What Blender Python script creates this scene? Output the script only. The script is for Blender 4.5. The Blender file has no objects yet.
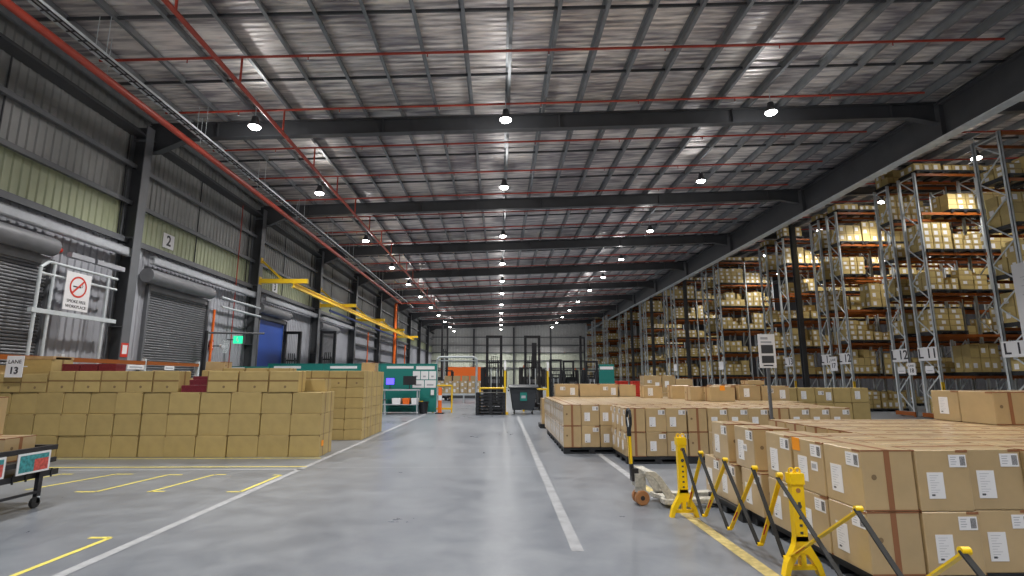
import bpy, bmesh, math, random
from mathutils import Vector, Matrix
random.seed(7)
PI = math.pi
R_ = math.radians
SC = bpy.context.scene
COL = SC.collection

# ------------------------------------------------------------------ camera, world, exposure
cam_d = bpy.data.cameras.new('camera'); cam = bpy.data.objects.new('camera', cam_d); COL.objects.link(cam)
cam_d.sensor_width = 36.0; cam_d.lens = 523.0/1024*36.0; cam_d.clip_end = 400; cam_d.clip_start = .05
cam.location = (0, 0, 1.65); cam.rotation_euler = (R_(90+9.8), 0, R_(-1.3))
SC.camera = cam
SC.view_settings.view_transform = 'Standard'; SC.view_settings.look = 'None'
SC.view_settings.gamma = 1.0; SC.view_settings.use_curve_mapping = False
SC.view_settings.exposure = 0.62
SC.cycles.max_bounces = 7; SC.cycles.diffuse_bounces = 4; SC.cycles.glossy_bounces = 3
SC.cycles.sample_clamp_indirect = 6.0
W = bpy.data.worlds.new('world'); SC.world = W; W.use_nodes = True
W.node_tree.nodes['Background'].inputs[0].default_value = (.72, .8, .95, 1)
W.node_tree.nodes['Background'].inputs[1].default_value = .6
LAMP_W = 1050.0

# ------------------------------------------------------------------ materials
def srgb(r, g, b):
    f = lambda c: (c/255/12.92) if c/255 <= .04045 else ((c/255+.055)/1.055)**2.4
    return (f(r), f(g), f(b), 1)
MATS = {}
def mat(name, col, rough=.5, metal=0., var=0., vscale=6., bump=0., bscale=40., emit=None, estr=0., spec=.5, coat=0.):
    m = bpy.data.materials.new(name); m.use_nodes = True
    nt = m.node_tree; b = nt.nodes['Principled BSDF']
    b.inputs['Base Color'].default_value = col
    b.inputs['Roughness'].default_value = rough; b.inputs['Metallic'].default_value = metal
    b.inputs['Specular IOR Level'].default_value = spec
    b.inputs['Coat Weight'].default_value = coat; b.inputs['Coat Roughness'].default_value = .32
    if coat: b.inputs['Coat IOR'].default_value = 1.7
    if var or bump:
        tc = nt.nodes.new('ShaderNodeTexCoord')
    if var:
        n = nt.nodes.new('ShaderNodeTexNoise'); n.inputs['Scale'].default_value = vscale; n.inputs['Detail'].default_value = 4
        nt.links.new(tc.outputs['Object'], n.inputs['Vector'])
        mr = nt.nodes.new('ShaderNodeMapRange'); mr.inputs[1].default_value = .3; mr.inputs[2].default_value = .7
        mr.inputs[3].default_value = 1-var; mr.inputs[4].default_value = 1+var
        nt.links.new(n.outputs['Fac'], mr.inputs[0])
        mx = nt.nodes.new('ShaderNodeVectorMath'); mx.operation = 'SCALE'
        mx.inputs[0].default_value = col[:3]; nt.links.new(mr.outputs[0], mx.inputs['Scale'])
        nt.links.new(mx.outputs[0], b.inputs['Base Color'])
    if bump:
        n2 = nt.nodes.new('ShaderNodeTexNoise'); n2.inputs['Scale'].default_value = bscale
        nt.links.new(tc.outputs['Object'], n2.inputs['Vector'])
        bp = nt.nodes.new('ShaderNodeBump'); bp.inputs['Strength'].default_value = bump; bp.inputs['Distance'].default_value = .01
        nt.links.new(n2.outputs['Fac'], bp.inputs['Height']); nt.links.new(bp.outputs[0], b.inputs['Normal'])
    if emit:
        b.inputs['Emission Color'].default_value = emit; b.inputs['Emission Strength'].default_value = estr
    MATS[name] = m
    return m

def carton_mat(name, c, rnd=.10, rough=.55, coat=0.):
    m = mat(name, c, rough, spec=.5, coat=coat)
    nt = m.node_tree; b = nt.nodes['Principled BSDF']
    oi = nt.nodes.new('ShaderNodeObjectInfo'); tc = nt.nodes.new('ShaderNodeTexCoord')
    n = nt.nodes.new('ShaderNodeTexNoise'); n.inputs['Scale'].default_value = 5; n.inputs['Detail'].default_value = 5
    nt.links.new(tc.outputs['Object'], n.inputs['Vector'])
    a = nt.nodes.new('ShaderNodeMapRange'); a.inputs[3].default_value = 1-rnd; a.inputs[4].default_value = 1+rnd
    nt.links.new(oi.outputs['Random'], a.inputs[0])
    a2 = nt.nodes.new('ShaderNodeMapRange'); a2.inputs[1].default_value = .3; a2.inputs[2].default_value = .7
    a2.inputs[3].default_value = .93; a2.inputs[4].default_value = 1.07
    nt.links.new(n.outputs['Fac'], a2.inputs[0])
    mu = nt.nodes.new('ShaderNodeMath'); mu.operation = 'MULTIPLY'
    nt.links.new(a.outputs[0], mu.inputs[0]); nt.links.new(a2.outputs[0], mu.inputs[1])
    v = nt.nodes.new('ShaderNodeVectorMath'); v.operation = 'SCALE'; v.inputs[0].default_value = c[:3]
    nt.links.new(mu.outputs[0], v.inputs['Scale']); nt.links.new(v.outputs[0], b.inputs['Base Color'])
    return m

M_kraft = carton_mat('kraft_board', (.49, .35, .175, 1), .07, .30, 1.0)
M_olive = carton_mat('olive_board', (.45, .335, .135, 1), .08)
M_rack = carton_mat('rack_board', (.52, .40, .16, 1), .14)
M_tape = mat('brown_tape', (.30, .13, .06, 1), .35)
M_tapeo = mat('dull_tape', (.25, .155, .06, 1), .4)
M_stamp = mat('grey_stamp', (.22, .15, .08, 1), .7)
M_paper = mat('white_paper', (.82, .82, .84, 1), .5)
M_print = mat('grey_print', (.42, .43, .47, 1), .6)
M_ink = mat('black_ink', (.03, .03, .04, 1), .5)
M_blackp = mat('black_plastic', (.018, .02, .024, 1), .45, var=.2)
M_blacks = mat('black_steel', (.022, .022, .026, 1), .4)
M_red = mat('sprinkler_red', (.40, .05, .028, 1), .4, var=.1, vscale=2)
M_yel = mat('yellow_plastic', (.95, .62, .004, 1), .35)
M_ysteel = mat('yellow_steel', (.85, .55, .02, 1), .4)
M_yline = mat('yellow_paint', (.72, .62, .12, 1), .5, var=.15, vscale=9)
M_yworn = mat('worn_yellow_paint', (.52, .42, .17, 1), .55, var=.3, vscale=14)
M_wline = mat('white_paint', (.36, .37, .39, 1), .45, var=.15, vscale=7)
M_steel = mat('dark_painted_steel', (.055, .058, .064, 1), .45, var=.12, vscale=1.5)
M_col = mat('column_steel', (.125, .132, .145, 1), .4, var=.1, vscale=1.5)
M_purl = mat('galvanised_purlin', (.21, .225, .24, 1), .38, metal=.35, var=.15, vscale=3)
M_galv = mat('galvanised_steel', (.60, .65, .68, 1), .4, metal=.1, var=.1, vscale=4)
M_chan = mat('header_steel', (.42, .44, .48, 1), .45, metal=.0, var=.08)
M_shut = mat('shutter_steel', (.19, .195, .21, 1), .42, metal=.15, var=.1, vscale=3)
M_orange = mat('shaded_beam_orange', (.30, .08, .010, 1), .45)  # bright orange darkened: the shade on the rack beams is put into the colour
M_obr = mat('bright_orange', (.85, .16, .02, 1), .45)
M_sticker = mat('orange_sticker_paper', (.95, .33, .01, 1), .5)
M_teal = mat('teal_panel', (.012, .20, .175, 1), .5)
M_blue = mat('blue_door', (.03, .09, .42, 1), .45)
M_darkred = mat('dark_red_board', (.16, .012, .022, 1), .5, var=.35, vscale=40)
M_jack = mat('worn_cream_steel', (.50, .48, .42, 1), .5, var=.25, vscale=30)
M_wheel = mat('brown_polyurethane', (.40, .18, .07, 1), .4)
M_rubber = mat('rubber', (.02, .02, .02, 1), .8)
M_green = mat('exit_green', (.01, .45, .18, 1), .5, emit=(.02, .8, .35, 1), estr=.9)
M_screen = mat('blue_screen', (.02, .02, .3, 1), .3, emit=(.1, .08, .95, 1), estr=1.6)
M_lens = mat('lamp_lens', (1, 1, 1, 1), .3, emit=(1, .98, .93, 1), estr=22)
M_signred = mat('sign_red', (.62, .04, .02, 1), .4)
M_wood = mat('pallet_wood', (.45, .30, .15, 1), .7, var=.2)
M_hivis = mat('lime_cloth', (.5, .85, .05, 1), .6)
M_pic = mat('poster_teal', (.05, .28, .30, 1), .35, var=.5, vscale=25)
M_picr = mat('poster_red', (.60, .10, .08, 1), .35, var=.4, vscale=25)

def floor_mat():
    m = mat('sealed_concrete', (.30, .315, .33, 1), .25)
    nt = m.node_tree; b = nt.nodes['Principled BSDF']; tc = nt.nodes.new('ShaderNodeTexCoord')
    n1 = nt.nodes.new('ShaderNodeTexNoise'); n1.inputs['Scale'].default_value = .35; n1.inputs['Detail'].default_value = 8; n1.inputs['Roughness'].default_value = .65
    n2 = nt.nodes.new('ShaderNodeTexNoise'); n2.inputs['Scale'].default_value = 2.2; n2.inputs['Detail'].default_value = 8; n2.inputs['Roughness'].default_value = .6; n2.inputs['Distortion'].default_value = .4
    nt.links.new(tc.outputs['Object'], n1.inputs['Vector']); nt.links.new(tc.outputs['Object'], n2.inputs['Vector'])
    ad = nt.nodes.new('ShaderNodeMath'); ad.operation = 'ADD'
    nt.links.new(n1.outputs['Fac'], ad.inputs[0]); nt.links.new(n2.outputs['Fac'], ad.inputs[1])
    cr = nt.nodes.new('ShaderNodeValToRGB')
    cr.color_ramp.elements[0].position = .70; cr.color_ramp.elements[0].color = (.135, .15, .178, 1)
    cr.color_ramp.elements[1].position = 1.25; cr.color_ramp.elements[1].color = (.225, .242, .268, 1)
    hf = nt.nodes.new('ShaderNodeMapRange'); hf.inputs[1].default_value = .6; hf.inputs[2].default_value = 1.4
    nt.links.new(ad.outputs[0], hf.inputs[0]); nt.links.new(hf.outputs[0], cr.inputs[0])
    cr.color_ramp.elements[0].position = .18; cr.color_ramp.elements[1].position = .82
    nt.links.new(cr.outputs[0], b.inputs['Base Color'])
    mr = nt.nodes.new('ShaderNodeMapRange'); mr.inputs[1].default_value = .6; mr.inputs[2].default_value = 1.4
    mr.inputs[3].default_value = .25; mr.inputs[4].default_value = .38
    b.inputs['Specular IOR Level'].default_value = .45
    nt.links.new(ad.outputs[0], mr.inputs[0]); nt.links.new(mr.outputs[0], b.inputs['Roughness'])
    bp = nt.nodes.new('ShaderNodeBump'); bp.inputs['Strength'].default_value = .06; bp.inputs['Distance'].default_value = .02
    nt.links.new(n2.outputs['Fac'], bp.inputs['Height']); nt.links.new(bp.outputs[0], b.inputs['Normal'])
    return m
M_floor = floor_mat()

def foil_mat():
    m = mat('foil_blanket', (.62, .60, .60, 1), .42, metal=.45)
    nt = m.node_tree; b = nt.nodes['Principled BSDF']; tc = nt.nodes.new('ShaderNodeTexCoord')
    mp = nt.nodes.new('ShaderNodeMapping'); mp.inputs['Scale'].default_value = (.8, 7, 1)
    nt.links.new(tc.outputs['Object'], mp.inputs['Vector'])
    n = nt.nodes.new('ShaderNodeTexNoise'); n.inputs['Scale'].default_value = 1.0; n.inputs['Detail'].default_value = 6
    nt.links.new(mp.outputs[0], n.inputs['Vector'])
    w = nt.nodes.new('ShaderNodeTexWave'); w.bands_direction = 'Y'; w.inputs['Scale'].default_value = 1.6; w.inputs['Distortion'].default_value = 1.0; w.inputs['Detail'].default_value = 2
    nt.links.new(tc.outputs['Object'], w.inputs['Vector'])
    n3 = nt.nodes.new('ShaderNodeTexNoise'); n3.inputs['Scale'].default_value = .45; n3.inputs['Detail'].default_value = 3
    nt.links.new(tc.outputs['Object'], n3.inputs['Vector'])
    a = nt.nodes.new('ShaderNodeMath'); a.operation = 'MULTIPLY_ADD'; a.inputs[1].default_value = .45
    nt.links.new(w.outputs['Fac'], a.inputs[0]); nt.links.new(n.outputs['Fac'], a.inputs[2])
    bp = nt.nodes.new('ShaderNodeBump'); bp.inputs['Strength'].default_value = .7; bp.inputs['Distance'].default_value = .05
    nt.links.new(a.outputs[0], bp.inputs['Height']); nt.links.new(bp.outputs[0], b.inputs['Normal'])
    cr = nt.nodes.new('ShaderNodeValToRGB')  # pale pinkish patches: reflections on the foil painted into its base colour
    cr.color_ramp.elements[0].position = .40; cr.color_ramp.elements[0].color = (.27, .25, .275, 1)
    cr.color_ramp.elements[1].position = .60; cr.color_ramp.elements[1].color = (.95, .90, .86, 1)
    s = nt.nodes.new('ShaderNodeMath'); s.operation = 'MULTIPLY_ADD'; s.inputs[1].default_value = .6
    nt.links.new(n.outputs['Fac'], s.inputs[0])
    s2 = nt.nodes.new('ShaderNodeMath'); s2.operation = 'MULTIPLY'; s2.inputs[1].default_value = .4
    nt.links.new(n3.outputs['Fac'], s2.inputs[0]); nt.links.new(s2.outputs[0], s.inputs[2])
    nt.links.new(s.outputs[0], cr.inputs[0]); nt.links.new(cr.outputs[0], b.inputs['Base Color'])
    return m
M_foil = foil_mat()
M_wall_lo = mat('wall_sheet_grey', (.37, .38, .42, 1), .5, metal=0., var=.08, vscale=1.2)
M_wall_mid = mat('wall_sheet_pale', (.40, .435, .29, 1), .4, var=.12, vscale=.9)
M_wall_hi = mat('wall_sheet_upper', (.27, .275, .27, 1), .42, metal=.1, var=.2, vscale=.8)
M_back_lo = mat('back_sheet_pale', (.68, .72, .60, 1), .45, var=.1)

# ------------------------------------------------------------------ mesh helpers
class MB:
    def __init__(s): s.v = []; s.f = []; s.m = []; s.mats = []; s.sm = []
    def mi(s, m):
        if m not in s.mats: s.mats.append(m)
        return s.mats.index(m)
    def add(s, vs, fs, m, smooth=False):
        o = len(s.v); s.v += [tuple(p) for p in vs]; k = s.mi(m)
        for f in fs: s.f.append([o+i for i in f]); s.m.append(k); s.sm.append(smooth)
    def box(s, x0, x1, y0, y1, z0, z1, m, M=None):
        vs = [Vector((x, y, z)) for z in (z0, z1) for y in (y0, y1) for x in (x0, x1)]
        if M is not None: vs = [M @ p for p in vs]
        s.add(vs, [(0, 2, 3, 1), (4, 5, 7, 6), (0, 1, 5, 4), (2, 6, 7, 3), (0, 4, 6, 2), (1, 3, 7, 5)], m)
    def bar(s, p0, p1, w, h, m, up=(0, 0, 1)):
        p0 = Vector(p0); p1 = Vector(p1); d = (p1-p0); L = d.length; d.normalize(); up = Vector(up)
        if abs(d.dot(up)) > .98: up = Vector((0, 1, 0)) if abs(d.y) < .9 else Vector((1, 0, 0))
        sx = d.cross(up).normalized(); uz = sx.cross(d).normalized()
        vs = [p + sx*a*w/2 + uz*b*h/2 for p in (p0, p1) for a, b in ((-1, -1), (1, -1), (1, 1), (-1, 1))]
        s.add(vs, [(0, 1, 2, 3), (7, 6, 5, 4), (0, 4, 5, 1), (1, 5, 6, 2), (2, 6, 7, 3), (3, 7, 4, 0)], m)
    def tube(s, p0, p1, r, m, n=10, r1=None):
        p0 = Vector(p0); p1 = Vector(p1); d = (p1-p0).normalized(); r1 = r if r1 is None else r1
        up = Vector((0, 0, 1)) if abs(d.z) < .9 else Vector((1, 0, 0))
        a = d.cross(up).normalized(); b = d.cross(a)
        vs = []
        for p, rr in ((p0, r), (p1, r1)):
            for i in range(n):
                t = 2*PI*i/n; vs.append(p + a*math.cos(t)*rr + b*math.sin(t)*rr)
        s.add(vs, [(i, (i+1) % n, n+(i+1) % n, n+i) for i in range(n)], m, True)
        s.add(vs[:n], [tuple(range(n))[::-1]], m); s.add(vs[n:], [tuple(range(n))], m)
    def path(s, pts, r, m, n=8):
        for a, b in zip(pts, pts[1:]): s.tube(a, b, r, m, n)
    def prism(s, prof, axis, a0, a1, m, M=None):
        # prof: 2D polygon; axis 'x': prof=(y,z); 'y': prof=(x,z); 'z': prof=(x,y)
        def P(u, v, a): return Vector((a, u, v)) if axis == 'x' else Vector((u, a, v)) if axis == 'y' else Vector((u, v, a))
        n = len(prof); vs = [P(u, v, a) for a in (a0, a1) for u, v in prof]
        if M is not None: vs = [M @ p for p in vs]
        s.add(vs, [(i, (i+1) % n, n+(i+1) % n, n+i) for i in range(n)] + [tuple(range(n))[::-1], tuple(range(n, 2*n))], m)
    def lathe(s, prof, c, m, n=20, axis='z'):
        vs = []
        for r, h in prof:
            for i in range(n):
                t = 2*PI*i/n; x, y = r*math.cos(t), r*math.sin(t)
                p = (c[0]+x, c[1]+y, c[2]+h) if axis == 'z' else (c[0]+x, c[1]+h, c[2]+y) if axis == 'y' else (c[0]+h, c[1]+x, c[2]+y)
                vs.append(p)
        k = len(prof)
        s.add(vs, [(j*n+i, j*n+(i+1) % n, (j+1)*n+(i+1) % n, (j+1)*n+i) for j in range(k-1) for i in range(n)], m, True)
        s.add(vs[:n], [tuple(range(n))[::-1]], m); s.add(vs[-n:], [tuple(range(n))], m)
    def mesh(s, name, bevel=0):
        me = bpy.data.meshes.new(name); me.from_pydata(s.v, [], s.f)
        for m in s.mats: me.materials.append(m)
        me.polygons.foreach_set('material_index', s.m); me.polygons.foreach_set('use_smooth', s.sm)
        bm = bmesh.new(); bm.from_mesh(me)
        bmesh.ops.recalc_face_normals(bm, faces=bm.faces[:])
        if bevel:
            bmesh.ops.bevel(bm, geom=bm.edges[:], offset=bevel, segments=1, affect='EDGES')
        bm.to_mesh(me); bm.free()
        me.update(); return me
    def build(s, name, parent=None, loc=(0, 0, 0), rz=0, bevel=0, **k):
        return place(s.mesh(name, bevel), name, parent, loc, rz, **k)

def place(me, name, parent=None, loc=(0, 0, 0), rz=0, label=None, cat=None, group=None, kind=None):
    o = bpy.data.objects.new(name, me); COL.objects.link(o)
    o.location = loc; o.rotation_euler = (0, 0, rz)
    if parent is not None: o.parent = parent
    tag(o, label, cat, group, kind); return o
def tag(o, label=None, cat=None, group=None, kind=None):
    if label: o['label'] = label
    if cat: o['category'] = cat
    if group: o['group'] = group
    if kind: o['kind'] = kind
def thing(name, loc=(0, 0, 0), rz=0, label=None, cat=None, group=None):
    return place(None, name, None, loc, rz, label, cat, group)
def dup(root, loc, rz=0, label=None, group=None):
    def cp(o, p):
        c = o.copy(); COL.objects.link(c); c.parent = p
        for ch in list(o.children): cp(ch, c)
        return c
    r = cp(root, None); r.location = loc; r.rotation_euler = (0, 0, rz)
    if label: r['label'] = label
    if group: r['group'] = group
    return r
ORD = ['first', 'second', 'third', 'fourth', 'fifth', 'sixth', 'seventh', 'eighth', 'ninth', 'tenth', 'eleventh', 'twelfth', 'thirteenth', 'fourteenth', 'fifteenth', 'sixteenth']
def ordw(n):
    if n < 16: return ORD[n]
    t = ['sixteenth', 'seventeenth', 'eighteenth', 'nineteenth', 'twentieth'] + ['twenty ' + o for o in ORD[:9]] + ['thirtieth'] + ['thirty ' + o for o in ORD[:9]] + ['fortieth']
    return t[min(n-15, len(t)-1)]
def text(body, size, m, parent, loc, rot, name='lettering', bold=0.0):
    cu = bpy.data.curves.new('t', 'FONT'); cu.body = body; cu.size = size; cu.extrude = .002; cu.offset = bold
    cu.align_x = 'CENTER'; cu.align_y = 'CENTER'; cu.resolution_u = 3
    t = bpy.data.objects.new('t', cu); COL.objects.link(t)
    me = bpy.data.meshes.new_from_object(t.evaluated_get(bpy.context.evaluated_depsgraph_get()))
    bpy.data.objects.remove(t); me.materials.clear(); me.materials.append(m)
    o = place(me, name, parent, loc); o.rotation_euler = rot; return o
FRONT = (PI/2, 0, 0)             # readable from -Y
WEST = (PI/2, 0, -PI/2)          # on a face turned to -X
EAST = (PI/2, 0, PI/2)           # on a face turned to +X

# ------------------------------------------------------------------ the setting
Y0, Y1 = -14.0, 92.6; XL, XR = -12.0, 31.0
zb = lambda x: 10.0 + .042*x                   # underside of the rafters
roofz = lambda x: zb(x) + .80
b = MB(); b.box(XL-.3, XR, Y0, Y1, -.3, 0, M_floor); b.build('floor', kind='structure')
b = MB(); nx = 43
vs = [(x, y, roofz(x)+dz) for dz in (0, .12) for x in (XL-.3, XR) for y in (Y0, Y1)]
b.add(vs, [(0, 1, 3, 2), (4, 6, 7, 5), (0, 4, 5, 1), (2, 3, 7, 6), (0, 2, 6, 4), (1, 5, 7, 3)], M_foil)
b.build('ceiling', kind='structure')

def ribbed(b, axis, c, a0, a1, z0, z1, m, sgn, pitch=.25, dep=.035):
    # trapezoid rib sheet; axis 'y': plane x=c running along y
    prof = []; a = a0
    while a < a1-1e-6:
        for da, dd in ((0, 0), (pitch*.60, 0), (pitch*.70, dep), (pitch*.90, dep)):
            if a+da < a1: prof.append((a+da, c+sgn*dd))
        a += pitch
    prof.append((a1, c))
    P = (lambda u, d, z: (d, u, z)) if axis == 'y' else (lambda u, d, z: (u, d, z))
    n = len(prof); vs = [P(u, d, z) for z in (z0, z1) for u, d in prof]
    b.add(vs, [(i, i+1, n+i+1, n+i) for i in range(n-1)], m)
def zig(y0, y1, axis='y'): pass

b = MB()
G1, G2, G3, EV = 5.98, 7.2, 8.42, 9.55
DOORS = [(9.6, 13.75), (17.75, 21.3), (26.0, 29.2), (34.6, 38.0)]
ribbed(b, 'y', XL, Y0, DOORS[0][0], 0, G1, M_wall_lo, 1)
prev = DOORS[0]
for nd in DOORS[1:]:
    ribbed(b, 'y', XL, prev[1], nd[0], 0, G1, M_wall_lo, 1); prev = nd
ribbed(b, 'y', XL, prev[1], Y1, 0, G1, M_wall_lo, 1)
for d0, d1 in DOORS: ribbed(b, 'y', XL, d0, d1, 4.72, G1, M_wall_lo, 1)
ribbed(b, 'y', XL, Y0, Y1, G1, G2, M_wall_mid, 1)
ribbed(b, 'y', XL, Y0, Y1, G2, G3, M_wall_hi, 1)
ribbed(b, 'y', XL, Y0, Y1, G3, 10.4, M_wall_hi, 1)
b.box(XL-.25, XL-.2, Y0, Y1, -.1, 10.4, M_wall_hi)
b.build('wall_left', kind='structure')
b = MB()
ribbed(b, 'x', Y1, XL, XR, 0, 6.2, M_back_lo, -1, .5)
M_back_hi = mat('back_sheet_grey', (.50, .50, .49, 1), .45, var=.1)
ribbed(b, 'x', Y1, XL, XR, 6.2, 12.3, M_back_hi, -1, .5)
b.box(XL, XR, Y1+.04, Y1+.1, 0, 12.3, M_wall_hi); b.build('wall_back', kind='structure')
b = MB(); ribbed(b, 'y', XR, Y0, Y1, 0, 12.3, mat('wall_sheet_dark', (.10, .10, .11, 1), .6), -1, .5); b.box(XR+.04, XR+.1, Y0, Y1, 0, 12.3, M_wall_hi); b.build('wall_right', kind='structure')
b = MB(); ribbed(b, 'x', Y0, XL, XR, 0, 12.3, M_wall_lo, 1, .5); b.box(XL, XR, Y0-.1, Y0-.04, 0, 12.3, M_wall_hi); b.build('wall_front', kind='structure')

# girts on the left wall and back wall
for z, h in ((G1, .16), (G2, .12), (G3, .12)):
    b = MB(); b.box(XL+.04, XL+.24, Y0, Y1, z-h/2, z+h/2-.02, M_col); b.box(XL+.22, XL+.24, Y0, Y1, z-h/2-.04, z-h/2, M_col)
    b.build('wall_girt', kind='structure')
for z in (3.4, 4.7, 6.1, 7.4, 8.8):
    b = MB(); b.box(XL+.1, 15, Y1-.24, Y1-.05, z-.08, z+.08, M_col); b.build('wall_girt', kind='structure')
b = MB(); b.box(XL+.02, XL+.3, Y0, Y1, 9.42, 9.62, M_steel); b.box(XL+.3, XL+.5, Y0, Y1, 9.40, 9.44, M_steel); b.build('eave_beam', kind='structure')
for y in [3.6+4.15*k for k in range(0, 12)]:
    b = MB(); b.box(XL+.04, XL+.075, y-.012, y+.012, G1, 9.4, M_steel); b.build('wall_joint', kind='structure')

FR = [v-.3 for v in (.2, 8.6, 17.0, 25.5, 34.0, 42.4, 51.0, 59.5, 68.2, 76.8, 85.5)]
def ibeam_col(x0, x1, y, z1, fw=.36):
    b = MB()
    b.box(x0, x0+.03, y-fw/2, y+fw/2, 0, z1, M_col); b.box(x1-.03, x1, y-fw/2, y+fw/2, 0, z1, M_col)
    b.box(x0+.03, x1-.03, y-.012, y+.012, 0, z1, M_steel)
    for z in (.02, 3.2, 6.0, z1-.5): b.box(x0+.03, x1-.03, y-fw/2+.01, y+fw/2-.01, z, z+.02, M_col)
    b.box(x0-.05, x1, y-fw/2-.05, y+fw/2+.05, 0, .03, M_col)
    return b
for y in FR:
    ibeam_col(XL+.06, XL+.54, y-.40, 9.75, .36).build('steel_column', kind='structure')
for i, y in enumerate(FR):
    b = MB(); d = .52
    # tapered rafter: web, flanges, haunch at the wall and at the girder
    xs = [XL+.1, XL+.56, XL+1.6, 14.2, 15.2]; dr = [.45, .45, 0, 0, .22]
    prof = [(x, zb(x)-e) for x, e in zip(xs, dr)] + [(15.2, zb(15.2)+d), (XL+.1, zb(XL+.1)+d)]
    b.prism(prof, 'y', y-.012, y+.012, M_steel)
    pts = [(x, zb(x)-e) for x, e in zip(xs, dr)]
    for (xa, za), (xb, zz) in zip(pts, pts[1:]): b.bar((xa, y, za), (xb, y, zz), .26, .03, M_steel)
    b.bar((XL+.3, y, zb(XL+.3)+d), (15.2, y, zb(15.2)+d), .26, .03, M_steel)
    for x in (-9.5, -4, 2, 8, 13.6): b.box(x-.01, x+.01, y-.12, y+.12, zb(x)+.02, zb(x)+d-.02, M_steel)
    b.build('roof_rafter', kind='structure')
    b = MB(); b.prism([(15.9, zb(16)+.14), (XR, zb(XR)+.14), (XR, zb(XR)+d), (15.9, zb(16)+d)], 'y', y-.012, y+.012, M_steel)
    b.bar((15.9, y, zb(16)+.14), (XR, y, zb(XR)+.14), .22, .03, M_steel); b.build('roof_rafter', kind='structure')
# jack girder along the racks
b = MB(); GX = 15.55
b.box(GX-.2, GX+.2, Y0, Y1, 9.93, 9.97, M_galv); b.box(GX-.2, GX+.2, Y0, Y1, 11.14, 11.18, M_steel)
b.box(GX-.015, GX+.015, Y0, Y1, 9.97, 11.14, M_steel)
for y in FR: b.box(GX-.18, GX+.18, y-.01, y+.01, 9.97, 11.14, M_steel)
b.build('roof_girder', kind='structure')
for cx_, y in ((17.75, 30.4), (16.3, 45.2), (15.7, 53.5), (15.7, 62.0)):
    b = MB(); x0, x1, fw = cx_-.13, cx_+.13, .26
    b.box(x0, x1, y-fw/2, y-fw/2+.03, 0, zb(cx_)+.13, M_steel); b.box(x0, x1, y+fw/2-.03, y+fw/2, 0, zb(cx_)+.13, M_steel); b.box(cx_-.012, cx_+.012, y-fw/2+.03, y+fw/2-.03, 0, zb(cx_)+.13, M_steel)
    b.box(x0-.06, x1+.06, y-fw/2-.06, y+fw/2+.06, 0, .03, M_col)
    b.build('steel_column', kind='structure')
# purlins
k = 0; x = .21-1.19*10
while x < XR-.3:
    z = zb(x)+.535
    b = MB(); b.prism([(x-.004, z), (x+.085, z), (x+.085, z+.012), (x+.01, z+.012), (x+.01, z+.235), (x-.075, z+.235), (x-.075, z+.222), (x-.004, z+.222)], 'y', Y0, Y1, M_purl)
    b.build('roof_purlin', kind='structure'); x += 1.19
y = .4
BR = [11.6+2.8*j for j in range(-4, 29)]
for y in BR:
    b = MB(); b.bar((XL+.5, y, zb(XL+.5)+.66), (XR-.3, y, zb(XR-.3)+.66), .05, .07, M_steel); b.build('purlin_bridging', kind='structure')
# columns and braces of the back wall
for x in (-4.6, 2.4, 8.9):
    b = MB(); b.box(x-.15, x+.15, Y1-.55, Y1-.25, 0, zb(x)+.4, M_steel); b.build('steel_column', kind='structure')

# roller doors (windows of the left wall)
def roller_door(i, y0, y1, opened=False):
    t = place(None, 'door_%d' % i, kind='structure', loc=(0, 0, 0))
    b = MB(); zt = 4.62
    if not opened:
        n = int((zt)/.085)
        prof = []
        for j in range(n):
            z = j*.085; prof += [(XL+.03, z), (XL+.075, z+.02), (XL+.085, z+.045), (XL+.075, z+.068)]
        prof.append((XL+.03, n*.085)); prof += [(XL+.0, n*.085), (XL+.0, 0)]
        b.prism(prof, 'y', y0, y1, M_shut); b.build('curtain', t)
    else:
        b.box(XL-.02, XL+.03, y0+.1, y1-.1, 0, 4.55, M_blue); b.build('blue_panel', t)
    b = MB(); b.tube((XL+.30, y0-.5, 5.02), (XL+.30, y1-.2, 5.02), .24, M_shut, 20); b.box(XL+.05, XL+.12, y0, y1, 4.58, 4.8, M_shut); b.build('drum', t)
    for y in (y0-.05, y1+.05):
        b = MB(); b.box(XL+.04, XL+.16, y-.05, y+.05, 0, 4.75, M_col); b.build('guide', t)
    b = MB(); b.box(XL+.12, XL+.42, y1-.2, y1-.14, 4.85, 5.2, M_signred); b.lathe([(.07, 0), (.07, .2)], (XL+.30, y1-.14, 5.0), M_signred, 10, 'y'); b.build('motor', t)
    return t
for i, (a, c) in enumerate(DOORS): roller_door(i+1, a, c, i == 2)
# header channel over the doors, angle rails
for ya, yb in ((Y0, 16.7), (17.35, 25.2), (25.8, 33.7), (34.3, 42.1)):
    b = MB()
    b.box(XL+.40, XL+.44, ya, yb, 5.42, 5.66, M_chan); b.box(XL+.28, XL+.44, ya, yb, 5.64, 5.67, M_chan); b.box(XL+.28, XL+.44, ya, yb, 5.41, 5.44, M_chan)
    b.build('door_header_channel', kind='structure')
for ya, yb in ((42.8, 50.7), (51.3, 59.2), (59.9, 67.9)):
    for z in (3.2, 4.4, 5.4):
        b = MB(); b.box(XL+.1, XL+.28, ya, yb, z-.07, z+.07, M_steel); b.build('wall_girt', kind='structure')

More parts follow.
